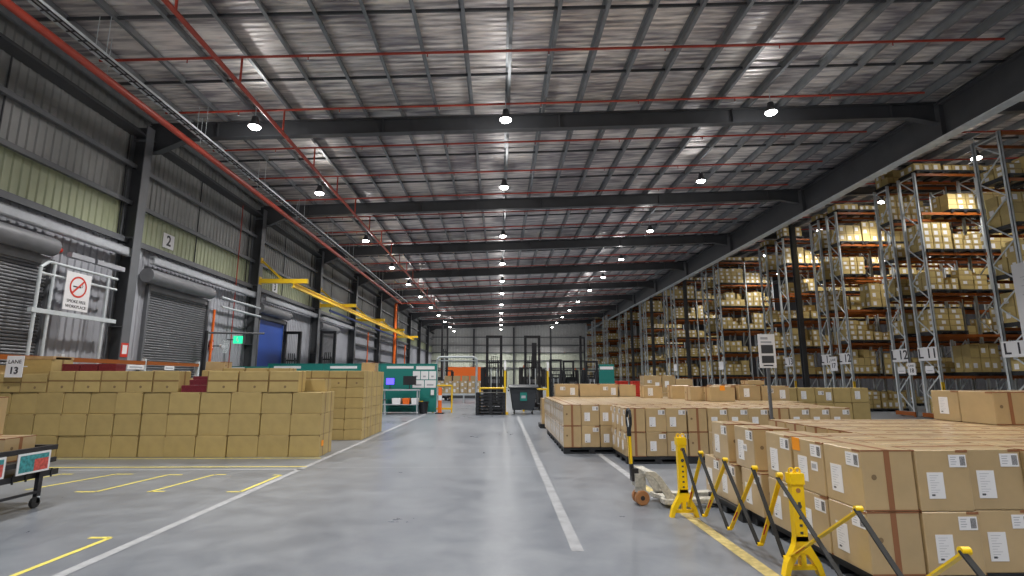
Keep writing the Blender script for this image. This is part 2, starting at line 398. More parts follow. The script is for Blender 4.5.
# ------------------------------------------------------------------ lamps
LY = [.936*v for v in (16.6, 23.0, 31.4, 39.3, 46.6, 53.7, 62.0, 70.0, 78.0, 86.0, 94.0)]  # the last lamp of each row is added to brighten the back wall
def lamp_proto():
    t = thing('high_bay_lamp', cat='ceiling lamp')
    l2 = bpy.data.lights.new('lamp_uplight', 'POINT'); l2.energy = LAMP_W*.032; l2.shadow_soft_size = .15; l2.color = (1, .975, .95)
    o2 = bpy.data.objects.new('refractor_glow', l2); COL.objects.link(o2); o2.parent = t; o2.location = (0, 0, -.22)
    b = MB(); b.lathe([(.05, .34), (.09, .33), (.12, .16), (.17, .10), (.20, .02), (.20, 0)], (0, 0, 0), M_steel, 24); b.build('housing', t)
    b = MB(); b.lathe([(.175, 0), (.18, -.02), (.13, -.06), (.05, -.08)], (0, 0, -.002), M_lens, 24); b.build('lens', t)
    b = MB(); b.tube((0, 0, .33), (0, 0, 1.03), .012, M_galv, 6); b.build('hanger_rod', t)
    l = bpy.data.lights.new('lamp_light', 'SPOT'); l.energy = LAMP_W; l.shadow_soft_size = .2; l.color = (1, .975, .94); l.spot_size = R_(128); l.spot_blend = .6
    o = bpy.data.objects.new('light_source', l); COL.objects.link(o); o.parent = t; o.location = (0, 0, -.13)
    return t
lp = lamp_proto(); first = True
for nm, x, dz in (('left', -7.75, -.12), ('middle', .15, -.12), ('right', 8.75, -.12)):
    for i, y in enumerate(LY + [8.4, .5, -7.5]):
        z = zb(x) - .22
        if i < len(LY): lab = 'round white high bay lamp, %s from the camera in the %s row of ceiling lamps' % (ORD[i], nm)
        else: lab = 'round white high bay lamp hanging overhead in the %s row before the %s' % (nm, ['first frame', 'racking', 'open end'][i-len(LY)])
        if first: o = lp; o.location = (x, y, z); o['label'] = lab; o['group'] = 'high bay lamps'; first = False
        else: o = dup(lp, (x, y, z), 0, lab, 'high bay lamps')
for i, (x, y) in enumerate([(xx, yy) for yy in (12.5, 19.9, 25.3, 30.6, 37.2, 44.9, 53.5) for xx in (19.6, 24.6)]):
    q_ = dup(lp, (x, y, zb(x)-.22), 0, 'white high bay lamp above the %s aisle between the tall racks, %s end' % (ORD[i//2], 'near' if x < 20 else 'far'), 'high bay lamps')
    for ch in q_.children:
        if ch.type == 'LIGHT': ch.data = ch.data.copy(); ch.data.energy *= .5

# ------------------------------------------------------------------ sprinkler pipes
SP = [12.95+2.8*j for j in range(-4, 28)]
for i, y in enumerate(SP):
    x0, x1 = -10.7, 14.1
    b = MB(); b.tube((x0, y, zb(x0)+.44), (x1, y, zb(x1)+.44), .035, M_red, 8)
    t = b.build('sprinkler_pipe', label='thin red sprinkler branch pipe under the purlins, %s' % ('nearest in view' if i == 4 else '%s from the near end' % ordw(i)), cat='pipe', group='sprinkler branch pipes')
    if 3 < i < 14:
        for x in (-8.4, -5.2, -2.0, 1.3, 4.5, 7.7, 10.9):
            z = zb(x)+.44; h = MB(); h.tube((x, y, z-.03), (x, y, z-.14), .014, M_red, 6); h.lathe([(.03, 0), (.03, .006)], (x, y, z-.15), M_galv, 8); h.build('sprinkler_head', t)
for i, y in enumerate(SP[3:20]):
    b = MB(); b.tube((16.0, y+.5, zb(17)+.5), (30, y+.5, zb(30)+.5), .035, M_red, 8)
    b.build('sprinkler_pipe', label='thin red sprinkler pipe over the racks beyond the girder, %s one' % (ORD[i] if i < 16 else 'last'), cat='pipe', group='sprinkler pipes over the racks')
b = MB(); b.tube((-9.85, Y0+.5, 9.02), (-9.85, 52.0, 9.02), .095, M_red, 14)
t = b.build('sprinkler_main_pipe', label='thick red sprinkler main pipe running along under the left roof edge', cat='pipe')
b = MB(); b.tube((-10.4, 52, 9.05), (-6.5, 52, 9.05), .06, M_red, 10); b.build('cross_pipe', t)
b = MB(); b.tube((-10.4, 52, 9.0), (-10.4, 52, .0), .14, M_obr, 12); b.build('riser_pipe', t, label='bright orange vertical riser')
for k in range(12):
    y = 4+k*4.1; h = MB(); h.tube((-9.85, y, 9.1), (-9.85, y, 10.12), .01, M_galv, 5); h.build('pipe_hanger', t)
b = MB(); b.tube((-6.95, Y0+.5, 9.35), (-6.95, 58, 9.35), .06, M_red, 12)
t = b.build('sprinkler_main_pipe', label='slimmer red sprinkler main pipe, second from the left wall', cat='pipe')
for k in range(6, 24):
    y = SP[k-4] if k-4 < len(SP) else 0; h = MB(); h.tube((-6.95, y, 9.4), (-6.95, y, zb(-6.95)+.42), .03, M_red, 8); h.build('riser_nipple', t)
# cable tray by the left main
t = thing('cable_tray', (0, 0, 0), 0, 'shiny steel cable tray hung beside the thick red main pipe', 'cable tray')
for x in (-9.55, -9.30):
    b = MB(); b.box(x-.008, x+.008, Y0+.5, 56, 9.14, 9.2, M_galv); b.build('side_rail', t)
b = MB()
for k in range(170): b.box(-9.54, -9.31, -1+k*.33, -1+k*.33+.03, 9.14, 9.16, M_steel)
b.build('rungs', t)
b = MB()
for x in (-9.48, -9.42, -9.37): b.tube((x, Y0+.5, 9.175), (x, 56, 9.175), .018, M_chan if x == -9.42 else M_blackp, 6)
b.build('cables', t)
for k in range(12):
    y = 3+k*4.2; h = MB(); h.tube((-9.56, y, 9.17), (-9.56, y, 10.15), .008, M_galv, 5); h.tube((-9.29, y, 9.17), (-9.29, y, 10.15), .008, M_galv, 5); h.build('tray_hanger', t)

# wall pipework, thin orange pipes
def pipe_thing(name, pts, r, m, label, cat='pipe'):
    b = MB(); b.path(pts, r, m); return b.build(name, label=label, cat=cat)
pipe_thing('drop_pipe', [(-11.72, 23.1, 9.4), (-11.72, 23.1, 1.2)], .022, M_red, 'thin red vertical pipe on the wall beside the green exit sign')
pipe_thing('hydrant_pipe', [(-11.6, 21.35, 4.4), (-11.6, 21.35, 3.3), (-11.6, 21.35, .0)], .05, M_obr, 'orange hydrant pipe right of the second shutter door')
pipe_thing('fire_pipe', [(-10.9, 43.5, 5.4), (-10.9, 43.5, 0)], .05, M_obr, 'thin orange vertical pipe on the far left wall before the riser')
pipe_thing('fire_pipe', [(-10.9, 60.5, 5.4), (-10.9, 60.5, 0)], .06, M_obr, 'thin orange vertical pipe on the far left wall beyond the riser')

# pipe guard frame round the smoke free sign
t = thing('door_guard_frame', (0, 0, 0), 0, 'grey tubular guard frame on the wall between the first two shutters', 'guard frame')
b = MB()
b.path([(-11.5, 13.08, 0), (-11.5, 13.08, 4.4), (-11.5, 13.28, 4.58), (-11.5, 15.7, 4.58)], .04, M_galv); b.build('outer_tube', t)
b = MB(); b.path([(-11.5, 13.48, 0), (-11.5, 13.48, 4.58)], .035, M_galv); b.path([(-11.5, 15.35, 0), (-11.5, 15.35, 4.58)], .035, M_galv); b.build('inner_tubes', t)
b = MB(); b.path([(-11.5, 13.08, 4.26), (-11.5, 15.7, 4.26)], .035, M_galv); b.build('rail', t)
b = MB(); b.box(-11.56, -11.45, 12.95, 15.8, 3.26, 3.37, M_galv); b.build('cross_bar', t)
b = MB(); b.box(-11.6, -11.45, 13.9, 14.7, 4.85, 4.98, M_wall_lo); b.box(-11.6, -11.45, 14.8, 15.9, 4.85, 4.98, M_wall_lo); b.build('junction_boxes', t)
# hose reel, conduits right of door 2
t = thing('guard_bar', (0, 0, 0), 0, 'long grey barrier arm sticking out over the partition near the blue doorway', 'barrier')
b = MB(); b.path([(-11.55, 20.85, 3.42), (-9.9, 22.2, 3.5)], .04, M_steel); b.build('arm', t)
b = MB(); b.path([(-11.55, 20.85, 0), (-11.55, 20.85, 3.5)], .07, M_blacks); b.build('post', t)
t = thing('wall_fan', (-11.25, 21.75, 2.95), 0, 'white caged fan below the barrier arm near the exit sign', 'fan')
b = MB()
for r in (.12, .2, .28): b.path([(0, r*math.cos(a*PI/10), r*math.sin(a*PI/10)) for a in range(21)], .008, M_galv, 5)
for a in range(12): b.path([(.02, 0, 0), (0, .28*math.cos(a*PI/6), .28*math.sin(a*PI/6)), (-.1, .2*math.cos(a*PI/6), .2*math.sin(a*PI/6))], .006, M_galv, 5)
b.build('cage', t)
b = MB()
for a in range(4): b.bar((-.03, .04*math.cos(a*PI/2), .04*math.sin(a*PI/2)), (-.03, .24*math.cos(a*PI/2), .24*math.sin(a*PI/2)), .12, .01, M_paper, up=(1, .4, 0))
b.build('blades', t)
b = MB(); b.lathe([(.07, -.2), (.07, -.05)], (0, 0, 0), M_paper, 14, 'x'); b.bar((-.15, 0, 0), (-.68, 0, 0), .04, .04, M_steel); b.build('motor', t)
for z, x in ((4.95, -11.5), (4.55, -11.45)):
    pipe_thing('conduit', [(x, 21.6, z), (x, 25.1, z)], .05, M_galv, 'grey horizontal conduit %s on the wall right of the second shutter' % ('upper of two' if z > 4.8 else 'lower of two'))

# signs on the left wall
def sign(name, x, y, z, w, h, label, m=M_paper, face=EAST):
    t = thing(name, (x, y, z), 0, label, 'sign')
    b = MB()
    if face == EAST: b.box(0, .012, -w/2, w/2, -h/2, h/2, m)
    elif face == WEST: b.box(-.012, 0, -w/2, w/2, -h/2, h/2, m)
    else: b.box(-w/2, w/2, -.012, 0, -h/2, h/2, m)
    b.build('plate', t); return t
t = sign('bay_number_sign', -11.955, 18.55, 6.5, .62, .52, 'white plate with black number 2 above the second shutter door')
text('2', .52, M_ink, t, (.016, 0, 0), EAST, bold=.012)
t = sign('bay_number_sign', -11.955, 27.6, 6.4, .62, .52, 'small white numbered plate above the blue doorway')
text('3', .52, M_ink, t, (.016, 0, 0), EAST, bold=.012)
t = sign('smoke_free_sign', -11.44, 14.22, 3.95, .84, 1.02, 'white no smoking sign with red ring on the guard frame')
b = MB(); n = 40; vs = []
for r in (.29, .24):
    for i in range(n): vs.append((.016, r*math.cos(2*PI*i/n), .13+r*math.sin(2*PI*i/n)))
b.add(vs, [(i, (i+1) % n, n+(i+1) % n, n+i) for i in range(n)], M_signred); b.bar((.017, -.18, -.05), (.017, .18, .31), .05, .003, M_signred, up=(1, 0, 0)); b.build('prohibition_ring', t)
b = MB(); b.box(.013, .0155, -.17, .10, .115, .15, M_ink); b.path([(.014, .13, .13), (.014, .15, .18), (.014, .13, .22)], .006, M_ink, 5); b.build('cigarette', t)
text('SMOKE FREE', .115, M_ink, t, (.016, 0, -.27), EAST); text('WORKPLACE', .115, M_ink, t, (.016, 0, -.41), EAST)
t = thing('exit_sign', (-11.5, 23.0, 3.3), 0, 'green lit running man exit sign before the blue doorway', 'sign')
b = MB(); b.box(-.05, .32, -.03, .03, -.16, .16, M_green); b.build('case', t)
b = MB(); b.box(-.46, -.05, -.02, .02, -.02, .02, M_steel); b.build('wall_arm', t)
b = MB(); b.box(.08, .13, -.034, -.031, -.05, .08, M_paper); b.box(.14, .17, -.034, -.031, -.11, .0, M_paper); b.box(.09, .12, -.034, -.031, .09, .12, M_paper); b.build('pictogram', t)
for y, z, lb in ((16.3, 2.5, 'small red fire notice on the first steel column'), (22.0, 3.0, 'white notice with red border beside the hydrant pipe')):
    t = sign('fire_notice', -11.46 if y < 20 else -11.95, y, z, .3, .42, lb, M_signred)
    b = MB(); b.box(.013, .016, -.10, .10, -.12, .15, M_paper); b.build('white_field', t)

# yellow crane rail with brackets
t0 = None
for i, y in enumerate((24.8, 33.3, 41.7, 50.3, 58.8)):
    t = thing('crane_bracket', (0, y, 0), 0, 'yellow cantilever bracket arm on the %s steel column carrying the yellow rail' % ORD[i+1], 'bracket', 'crane brackets')
    b = MB(); b.box(-11.44, -9.2, -.09, .09, 6.12, 6.32, M_ysteel); b.build('arm', t)
    b = MB(); b.bar((-11.42, 0, 7.2), (-10.45, 0, 6.33), .07, .09, M_ysteel); b.build('brace', t)
    b = MB(); b.box(-11.465, -11.43, -.12, .12, 6.05, 6.42, M_ysteel); b.box(-11.465, -11.43, -.1, .1, 7.1, 7.35, M_ysteel); b.build('plate', t)
b = MB(); b.box(-9.87, -9.73, 24.6, 59.8, 5.88, 5.92, M_ysteel); b.box(-9.82, -9.78, 24.6, 59.8, 5.92, 6.08, M_ysteel); b.box(-9.87, -9.73, 24.6, 59.8, 6.08, 6.12, M_ysteel)
b.build('crane_rail', label='long yellow overhead crane rail along the left wall', cat='rail')
b = MB(); b.box(-10.14, -10.06, 31, 50, 5.55, 5.67, M_blue); b.build('power_rail', label='blue power rail hanging just below the yellow crane rail', cat='rail')
b = MB()

# ------------------------------------------------------------------ floor lines
def fline(name, pts, w, m, z=.003):
    b = MB()
    for a, c in zip(pts, pts[1:]):
        a = Vector(a); c = Vector(c); d = (c-a).normalized(); n = Vector((-d.y, d.x))*w/2
        b.add([(*(a-n), z), (*(c-n), z), (*(c+n), z), (*(a+n), z)], [(0, 1, 2, 3)], m)
    b.build(name, kind='structure')
M_wline2 = mat('worn_white_paint', (.29, .30, .32, 1), .45, var=.2, vscale=5)
fline('floor_line', [(.76, 5.4), (.80, 24)], .12, M_wline2)
fline('floor_line', [(-3.76, 2.5), (-3.42, 30)], .11, M_wline)
fline('floor_line', [(2.33, 3.0), (2.30, 6.6), (2.22, 9)], .13, M_yworn, .003)
fline('floor_line', [(2.22, 9), (2.15, 17)], .12, M_wline, .003)
fline('floor_line', [(-11.5, 11.5), (-3.75, 11.5)], .08, M_yline, .003)
fline('floor_line', [(-11.5, 10.42), (-3.65, 10.42)], .07, M_yline, .004)
fline('floor_line', [(-11.5, 10.12), (-3.6, 10.12)], .08, M_wline)
fline('floor_line', [(-3.4, 10.3), (.7, 10.3)], .03, M_wline); fline('floor_line', [(-3.4, 13.3), (.7, 13.3)], .03, M_wline)
for pts in ([(-6.25, 8.25), (-5.95, 8.25), (-5.75, 9.62), (-5.5, 9.62)], [(-5.2, 8.25), (-4.95, 8.25)], [(-5.15, 8.25), (-4.95, 9.62), (-4.75, 9.62)],
            [(-4.02, 8.2), (-3.82, 8.2), (-3.78, 9.55), (-3.92, 9.55)], [(-4.3, 5.95), (-4.08, 5.95), (-4.14, 4.2)], [(-7.9, 8.4), (-7.65, 9.72), (-7.45, 9.72)], [(-7.1, 8.4), (-6.7, 9.7), (-6.4, 9.7)]):
    fline('floor_line', pts, .06, M_yline)

# ------------------------------------------------------------------ cartons
MESH = {}
def carton_mesh(w, d, h, style):
    key = (round(w, 3), round(d, 3), round(h, 3), style)
    if key in MESH: return MESH[key]
    b = MB(); bw, bd = w/2, d/2
    body = M_olive if style in ('olive', 'olive_top', 'olive_low') else M_kraft
    b.box(-bw, bw, -bd, bd, 0, h, body)
    me0 = b.mesh('carton', .006)
    b = MB()
    tp = M_tapeo if body is M_olive else M_tape
    e = .0015
    if style == 'kraft':
        for s in (-1, 1):
            x = s*(bw+e)
            b.add([(x, -.024, e), (x, .024, e), (x, .024, h), (x, -.024, h)], [(0, 1, 2, 3)], tp)        # tape down both ends
            b.add([(x-s*.0, -bd, h-.012), (x, bd, h-.012), (x, bd, h), (x, -bd, h)], [(0, 1, 2, 3)], tp)
            b.add([(x, -bd, 0), (x, bd, 0), (x, bd, .012), (x, -bd, .012)], [(0, 1, 2, 3)], tp)
            n = 12; b.add([(x, .12*s*-1+.022*math.cos(2*PI*i/n), h*.55+.022*math.sin(2*PI*i/n)) for i in range(n)], [tuple(range(n))], M_stamp)
        b.add([(-bw, -.03, h+e), (bw, -.03, h+e), (bw, .03, h+e), (-bw, .03, h+e)], [(0, 1, 2, 3)], tp)
        for s in (-1, 1):
            y = s*(bd+e); b.add([(bw-.1, y, h-.02), (bw, y, h-.02), (bw, y, h), (bw-.1, y, h)], [(0, 1, 2, 3)], tp)
    elif style == 'olive_top':
        y = -(bd+e)
        b.add([(-bw, y, h*.50), (bw, y, h*.50), (bw, y, h*.58), (-bw, y, h*.58)], [(0, 1, 2, 3)], tp)
        b.add([(-bw, y, 0), (-bw+.02, y, 0), (-bw+.02, y, h), (-bw, y, h)], [(0, 1, 2, 3)], tp)
        n = 12; b.add([(.04+.028*math.cos(2*PI*i/n), y, h*.25+.028*math.sin(2*PI*i/n)) for i in range(n)], [tuple(range(n))], M_stamp)
        x = bw+e; b.add([(x, -.03, 0), (x, .03, 0), (x, .03, h), (x, -.03, h)], [(0, 1, 2, 3)], tp)
    else:
        x = bw+e; b.add([(x, -.03, 0), (x, .03, 0), (x, .03, h), (x, -.03, h)], [(0, 1, 2, 3)], tp)
        y = -(bd+e)
        if style == 'olive':
            for xx in (-bw, bw-.02): b.add([(xx, y, h-.03), (xx+.02, y, h-.03), (xx+.02, y, h), (xx, y, h)], [(0, 1, 2, 3)], tp)
    # merge details
    bm = bmesh.new(); bm.from_mesh(me0)
    k0 = len(me0.materials)
    for m in b.mats: me0.materials.append(m)
    o = [bm.verts.new(p) for p in b.v]
    for f, mi in zip(b.f, b.m):
        nf = bm.faces.new([o[i] for i in f]); nf.material_index = k0+mi
    bm.to_mesh(me0); bm.free(); MESH[key] = me0
    return me0
def label_mesh(kind):
    if kind in MESH: return MESH[kind]
    b = MB()
    if kind == 'shipping_label':
        w, h = .16, .108; b.box(-w/2, w/2, -.001, .001, -h/2, h/2, M_paper)
        x = .022
        while x < .068: b.box(x, x+.003, -.0016, -.001, -.04, .04, M_ink); x += .0055
        for r in range(4): b.box(-.065, -.01-.01*(r % 2), -.0016, -.001, .03-.02*r, .036-.02*r, M_print)
    elif kind == 'packing_slip':
        w, h = .15, .225; b.box(-w/2, w/2, -.001, .001, -h/2, h/2, M_paper)
        for r in range(9): b.box(-.052, .03-.02*(r % 3), -.0016, -.001, .085-.021*r, .088-.021*r, M_print)
        b.box(-.05, -.02, -.0016, -.001, -.09, -.075, M_ink)
    elif kind == 'orange_sticker':
        b.box(-.065, .065, -.001, .001, -.06, .06, M_sticker)
    elif kind == 'blank_label':
        b.box(-.05, .05, -.001, .001, -.04, .04, M_paper); b.box(-.04, .03, -.0016, -.001, -.02, .02, M_print)
    MESH[kind] = b.mesh(kind); return MESH[kind]
NC = [0]
HID = MB()
def hid(w, d, h, x, y, z, m=None): HID.box(x-w/2, x+w/2, y-d/2, y+d/2, z, z+h, m or M_kraft)
def carton(w, d, h, loc, rz=0, style='kraft', labels=True, label='', group='cartons', extra=(), j=.012):
    NC[0] += 1
    jx, jy, jr = random.uniform(-j, j)*.4, random.uniform(-j, j)*.4, random.uniform(-j, j)*.6
    o = place(carton_mesh(w, d, h, style), 'carton', None, (loc[0]+jx, loc[1]+jy, loc[2]), rz+jr, label, 'carton', group)
    if labels:
        y = -d/2-.0022
        sc_ = min(1, w/.49)
        a_ = place(label_mesh('shipping_label'), 'shipping_label', o, (w/2-.105*sc_, y, h-.085)); a_.scale = (sc_, 1, sc_)
        a_ = place(label_mesh('packing_slip'), 'packing_slip', o, (-w/2+.16*sc_, y, h*.42)); a_.scale = (sc_, 1, sc_)
    for kind, x, z in extra: place(label_mesh(kind), kind, o, (x, -d/2-.0024, z))
    return o

def pallet_mesh(w=1.2, d=1.0, h=.14, open_=False):
    key = ('pallet', w, d, open_)
    if key in MESH: return MESH[key]
    b = MB(); b.box(-w/2, w/2, -d/2, d/2, h-(.03 if open_ else .055), h, M_blackp)
    for y in (-d/2, -.06, d/2-.12): b.box(-w/2, w/2, y, y+.12, 0, .04, M_blackp)
    for x in (-w/2, -.07, w/2-.14):
        for y in (-d/2, -.06, d/2-.12): b.box(x, x+.14, y, y+.12, .04, h-(.03 if open_ else .055), M_blackp)
    for x in (-w/2, w/2-.012): b.box(x, x+.012, -d/2, d/2, h-.06, h-.03, M_blackp)
    MESH[key] = b.mesh('pallet'); return MESH[key]
def pallet(x, y, z, w=1.2, d=1.0, label='', group='black plastic pallets', name='plastic_pallet'):
    return place(pallet_mesh(w, d, .14, group.startswith('stack')), name, None, (x, y, z), 0, label, 'pallet', group)

PZ = .14
# --- R block: nearest cartons on the right
CW, CD, CH = .49, .425, .468
LAYER = ['bottom layer', 'upper layer', 'third layer']
def RL(layer, row, col, where): return 'kraft carton, %s, %s, %s row back, %s from aisle' % (where, LAYER[layer], ORD[row], ORD[col])
NB = 'nearest right block'
ys = [4.56, 5.06, 5.60, 6.25, 6.83, 7.30]
for lay in (0, 1):
    z = PZ + lay*(CH+.004)
    for r, y in enumerate(ys):
        # column 0 along the aisle: long side to the aisle
        if lay == 1 and r in (3, 4): pass
        x0 = 2.9+CD/2
        yy = y + (.0 if lay == 0 else ({3: .12, 4: .17}.get(r, 0)))
        if lay == 1 and r == 5: continue
        ex = ()
        if lay == 1 and r == 1: ex = (('orange_sticker', -CW/2+.065, CH-.06), ('blank_label', CW/2-.14, CH*.52))
        if lay == 1 and r == 3: ex = (('blank_label', .02, CH*.5),)
        lb = 'kraft carton, aisle edge of nearest right block, %s, %s from camera' % (LAYER[lay], ORD[r])
        if lay == 1 and r == 1: lb = 'kraft carton with orange sticker at the aisle edge of the nearest right block'
        if r > 3: x0 -= .03
        carton(CW, CD, CH, (x0, yy, z), -PI/2, label=lb, group='cartons of the nearest right block', extra=ex)
    x = 2.9+CD+.008
    colx = []
    widths = [.44, .47, .47, .47, .47, .47, .47, .47, .47, .47] if lay else [.46, .48, .48, .48, .48, .48, .48, .48, .48, .48]
    for c, wd in enumerate(widths):
        xc = x+wd/2; x += wd+.006
        for r in range(7):
            y = 4.30+CD/2 + r*(CD+.03)+(0 if c != 1 else .04)
            if xc-wd/2 > (y)*1.06+.3: continue
            if r >= 3 and xc < 3.9: continue
            if lay == 0 and r > 0: hid(wd-.006, CD, CH, xc, y, z); continue
            carton(wd-.006, CD, CH, (xc, y, z), 0, labels=(r == 0 or (lay == 1 and False)), label=RL(lay, r, c+1, NB), group='cartons of the nearest right block')
for i, (x, y) in enumerate([(3.52, 4.83), (3.52, 5.85), (3.42, 6.87), (4.74, 4.83), (4.74, 5.85), (5.96, 5.85), (5.2, 6.9), (6.45, 6.9)]):
    pallet(x, y, 0, 1.2, 1.0, 'black plastic pallet under the nearest right block, %s' % ('at the near corner' if i == 0 else ORD[i]), 'black plastic pallets on the floor')
# third layer at far right of R
z3 = PZ+2*(CH+.004)
for i, (x, y, rz, w) in enumerate([(6.33, 7.22, -PI/2, .44), (6.33, 6.74, -PI/2, .50), (6.78, 6.6, 0, .40), (6.86, 7.2, 0, .46), (7.3, 6.75, 0, .46), (7.34, 7.2, 0, .46), (7.8, 7.2, 0, .46)]):
    o = carton(w, .42, .40, (x, y, z3), rz, labels=False, label='tan carton %s on top of the nearest right block' % ['at the back left corner', 'with plain side', 'with wide white slip', 'hidden in the second row', 'with narrow white slip', 'at the rear middle', 'at the far right'][i], group='third layer cartons at the right',
               extra=((('packing_slip', -.02, .2),) if i in (0, 2, 4) else ()))

# --- M block: middle right
MW = .405; MH = .462
def Mlab(x, y, lay): return None
rows_y = [10.60+.42*k for k in range(15)]
zM = lambda lay: PZ+lay*(MH+.003)
for r, y in enumerate(rows_y):
    xs0 = 2.48 if r < 3 else 1.42
    n = int((7.25 + (0 if r < 6 else .5) - xs0)/.415)
    yy = y + MW/2 + (.14 if r >= 3 else 0)
    for c in range(n):
        xc = xs0+.2+c*.415
        front = (r == 0) or (r == 3 and c < 3); left = (c == 0)
        for lay in (0, 1):
            if not (front or left) and (lay == 0 or r >= 5): hid(MW, MW-.03, MH, xc, yy, zM(lay)); continue
            rz = 0; st = True
            blk = 'forward block' if r < 3 else 'set back block'
            if left or (c % 4 == 3 and front): rz = -PI/2
            if front and left:
                lb = 'kraft carton with tape end, front corner of middle %s, %s' % (blk, LAYER[lay])
            elif front: lb = 'kraft carton, front of middle %s, %s, %s from its corner' % (blk, LAYER[lay], ORD[min(c, 15)])
            elif left: lb = 'kraft carton, aisle side of middle %s, %s, %s from front' % (blk, LAYER[lay], ORD[min(r, 15)])
            else: lb = 'kraft carton, top of middle right block, %s row back, %s from aisle' % (ORD[r], ORD[c])
            carton(MW, MW-.03 if not left else MW-.01, MH, (xc, yy, zM(lay)), rz, labels=front or left, label=lb, group='cartons of the middle right block')
HID_DONE = True
k = 0
for (x, y) in [(3.11, 11.10), (4.36, 11.10), (5.61, 11.10), (6.86, 11.10), (2.05, 12.52), (2.05, 13.56), (2.05, 14.6), (2.05, 15.64), (3.4, 12.52)]:
    pallet(x, y, 0, 1.25, 1.02, 'black plastic pallet under the middle right block, %s from the front corner' % ORD[k], 'black plastic pallets on the floor'); k += 1

# --- N: third layer cartons and the row behind
zN = PZ+2*(MH+.003)
def pile(name_where, items, mw='kraft', grp='loose cartons on the middle block'):
    for i, it in enumerate(items):
        x0, x1, y, z, h, lab = it[:6]; w = x1-x0
        ex = ()
        if lab == 1: ex = (('packing_slip', -w*.15, h*.5),)
        if lab == 2: ex = (('shipping_label', -w*.18, h*.65), ('packing_slip', w*.25, h*.42))
        if lab == 3: ex = (('orange_sticker', .0, h*.9),)
        if lab == 4: ex = (('shipping_label', w*.2, h*.75),)
        carton(w, it[6] if len(it) > 6 else .45, h, ((x0+x1)/2, y+.225, z), 0, labels=False, label='%s, %s from the left' % (name_where, ORD[i]), group=grp, extra=ex, style=mw)
pile('kraft carton in the back row on the middle right block', [(1.78, 2.52, 17.1, zN, .40, 2, .5), (2.58, 3.22, 17.1, zN, .40, 0, .5), (3.22, 3.8, 17.1, zN, .40, 2, .5), (3.86, 4.38, 17.1, zN, .38, 0, .5)])
pile('supporting kraft carton under the back row', [(1.75, 2.4, 17.12, PZ, .92, 0, .5), (2.42, 3.1, 17.12, PZ, .92, 0, .5), (3.12, 3.8, 17.12, PZ, .92, 0, .5), (3.82, 4.5, 17.12, PZ, .92, 0, .5)], grp='tall cartons below the back row')
for i, x in enumerate((2.4, 3.7)): pallet(x, 17.45, 0, 1.25, 1.0, 'black plastic pallet behind the middle right block, %s' % ORD[i], 'black plastic pallets on the floor')
pile('loose kraft carton on the middle right block', [(4.32, 4.88, 15.9, zN, .36, 1), (4.98, 5.55, 15.3, zN, .38, 0), (5.0, 5.36, 13.9, zN, .37, 0), (5.36, 6.0, 13.5, zN, .37, 3, .5), (5.75, 6.4, 14.3, zN, .38, 4, .3)])
pile('kraft carton in the raised group by the sign post', [(6.02, 6.35, 14.9, zN, .40, 1), (6.36, 6.7, 14.7, zN, .41, 2), (6.44, 7.02, 14.2, zN, .40, 1), (7.05, 7.8, 14.2, zN, .38, 2)])
pile('flat kraft carton on top of the raised group', [(6.75, 7.2, 14.3, zN+.41, .12, 0)])
pile('dull brown carton in the row behind the sign post', [(7.95+.52*i, 7.95+.52*i+.5, 15.0, .98, .40, i % 3) for i in range(5)], 'olive', 'dull cartons behind the post')
pile('dull brown carton under the row behind the sign post', [(7.95+.52*i, 7.95+.52*i+.5, 15.0, PZ, .83, 0) for i in range(5)], 'olive', 'dull cartons behind the post, below')
for i in range(2): pallet(8.6+1.25*i, 15.2, 0, 1.22, .9, 'black plastic pallet under the dull cartons, %s' % ('left' if i == 0 else 'right'), 'black plastic pallets on the floor')
pile('tall kraft carton standing behind the middle block', [(5.3, 5.95, 19.5, 1.13, .62, 2, .6), (5.97, 6.45, 19.5, 1.13, .62, 1, .6), (6.47, 7.1, 19.5, 1.13, .5, 0, .6)], grp='tall cartons behind')
pile('kraft carton below the tall ones behind the middle block', [(5.3, 6.2, 19.5, PZ, .98, 0, .6), (6.22, 7.1, 19.5, PZ, .98, 0, .6)], grp='cartons behind, below')
pallet(6.2, 19.75, 0, 1.85, .8, 'black plastic pallet under the tall cartons behind', 'black plastic pallets on the floor')
# single stack left of N
carton(.62, .62, .84, (1.72, 18.35, PZ), 0, labels=False, label='tall kraft carton alone on a pallet left of the middle block', group='single stacks', extra=(('shipping_label', .2, .74),))
pallet(1.8, 18.4, 0, .9, .8, 'black plastic pallet under the lone tall carton', 'black plastic pallets on the floor')

# --- L wall of cartons at the left
LY0 = 11.67; LH = .452
GL = 'cartons of the long left wall'
LOW = [-3.84]
for w in [.655]*5 + [.56]*8: LOW.append(LOW[-1]-w)
for lay in range(3):
    for c in range(len(LOW)-1):
        x1, x0 = LOW[c], LOW[c+1]
        if x0 < -11.0: x0 = -11.0
        if x1-x0 < .2: continue
        off = random.uniform(-.02, .02)
        carton(x1-x0-.014, .44, LH-.006, ((x0+x1)/2, LY0+.22+off, lay*LH), 0, 'olive', False, 'plain olive carton, long left wall, %s layer from floor, %s from right end' % (ORD[lay], ORD[c]), GL, extra=(((('orange_sticker', .2, .25),) if False else ())))
TOP = [-6.95-.56*i for i in range(8)]
for c, x1 in enumerate(TOP):
    if x1-.56 < -11.1: continue
    dz = 0 if c < 5 else -.06
    carton(.546, .44, LH+dz-.004, (x1-.28, LY0+.22, 3*LH), 0, 'olive_top', False, 'olive taped carton, top row of left wall, %s left of the dark red boxes' % ORD[c], GL)
for c in range(3):
    x1 = -4.38-.655*c
    carton(.64, .44, LH-.004, (x1-.328, LY0+.22, 3*LH), 0, 'olive_top', False, 'olive taped carton, top row of left wall, %s right of the dark red boxes' % ORD[2-c], GL)
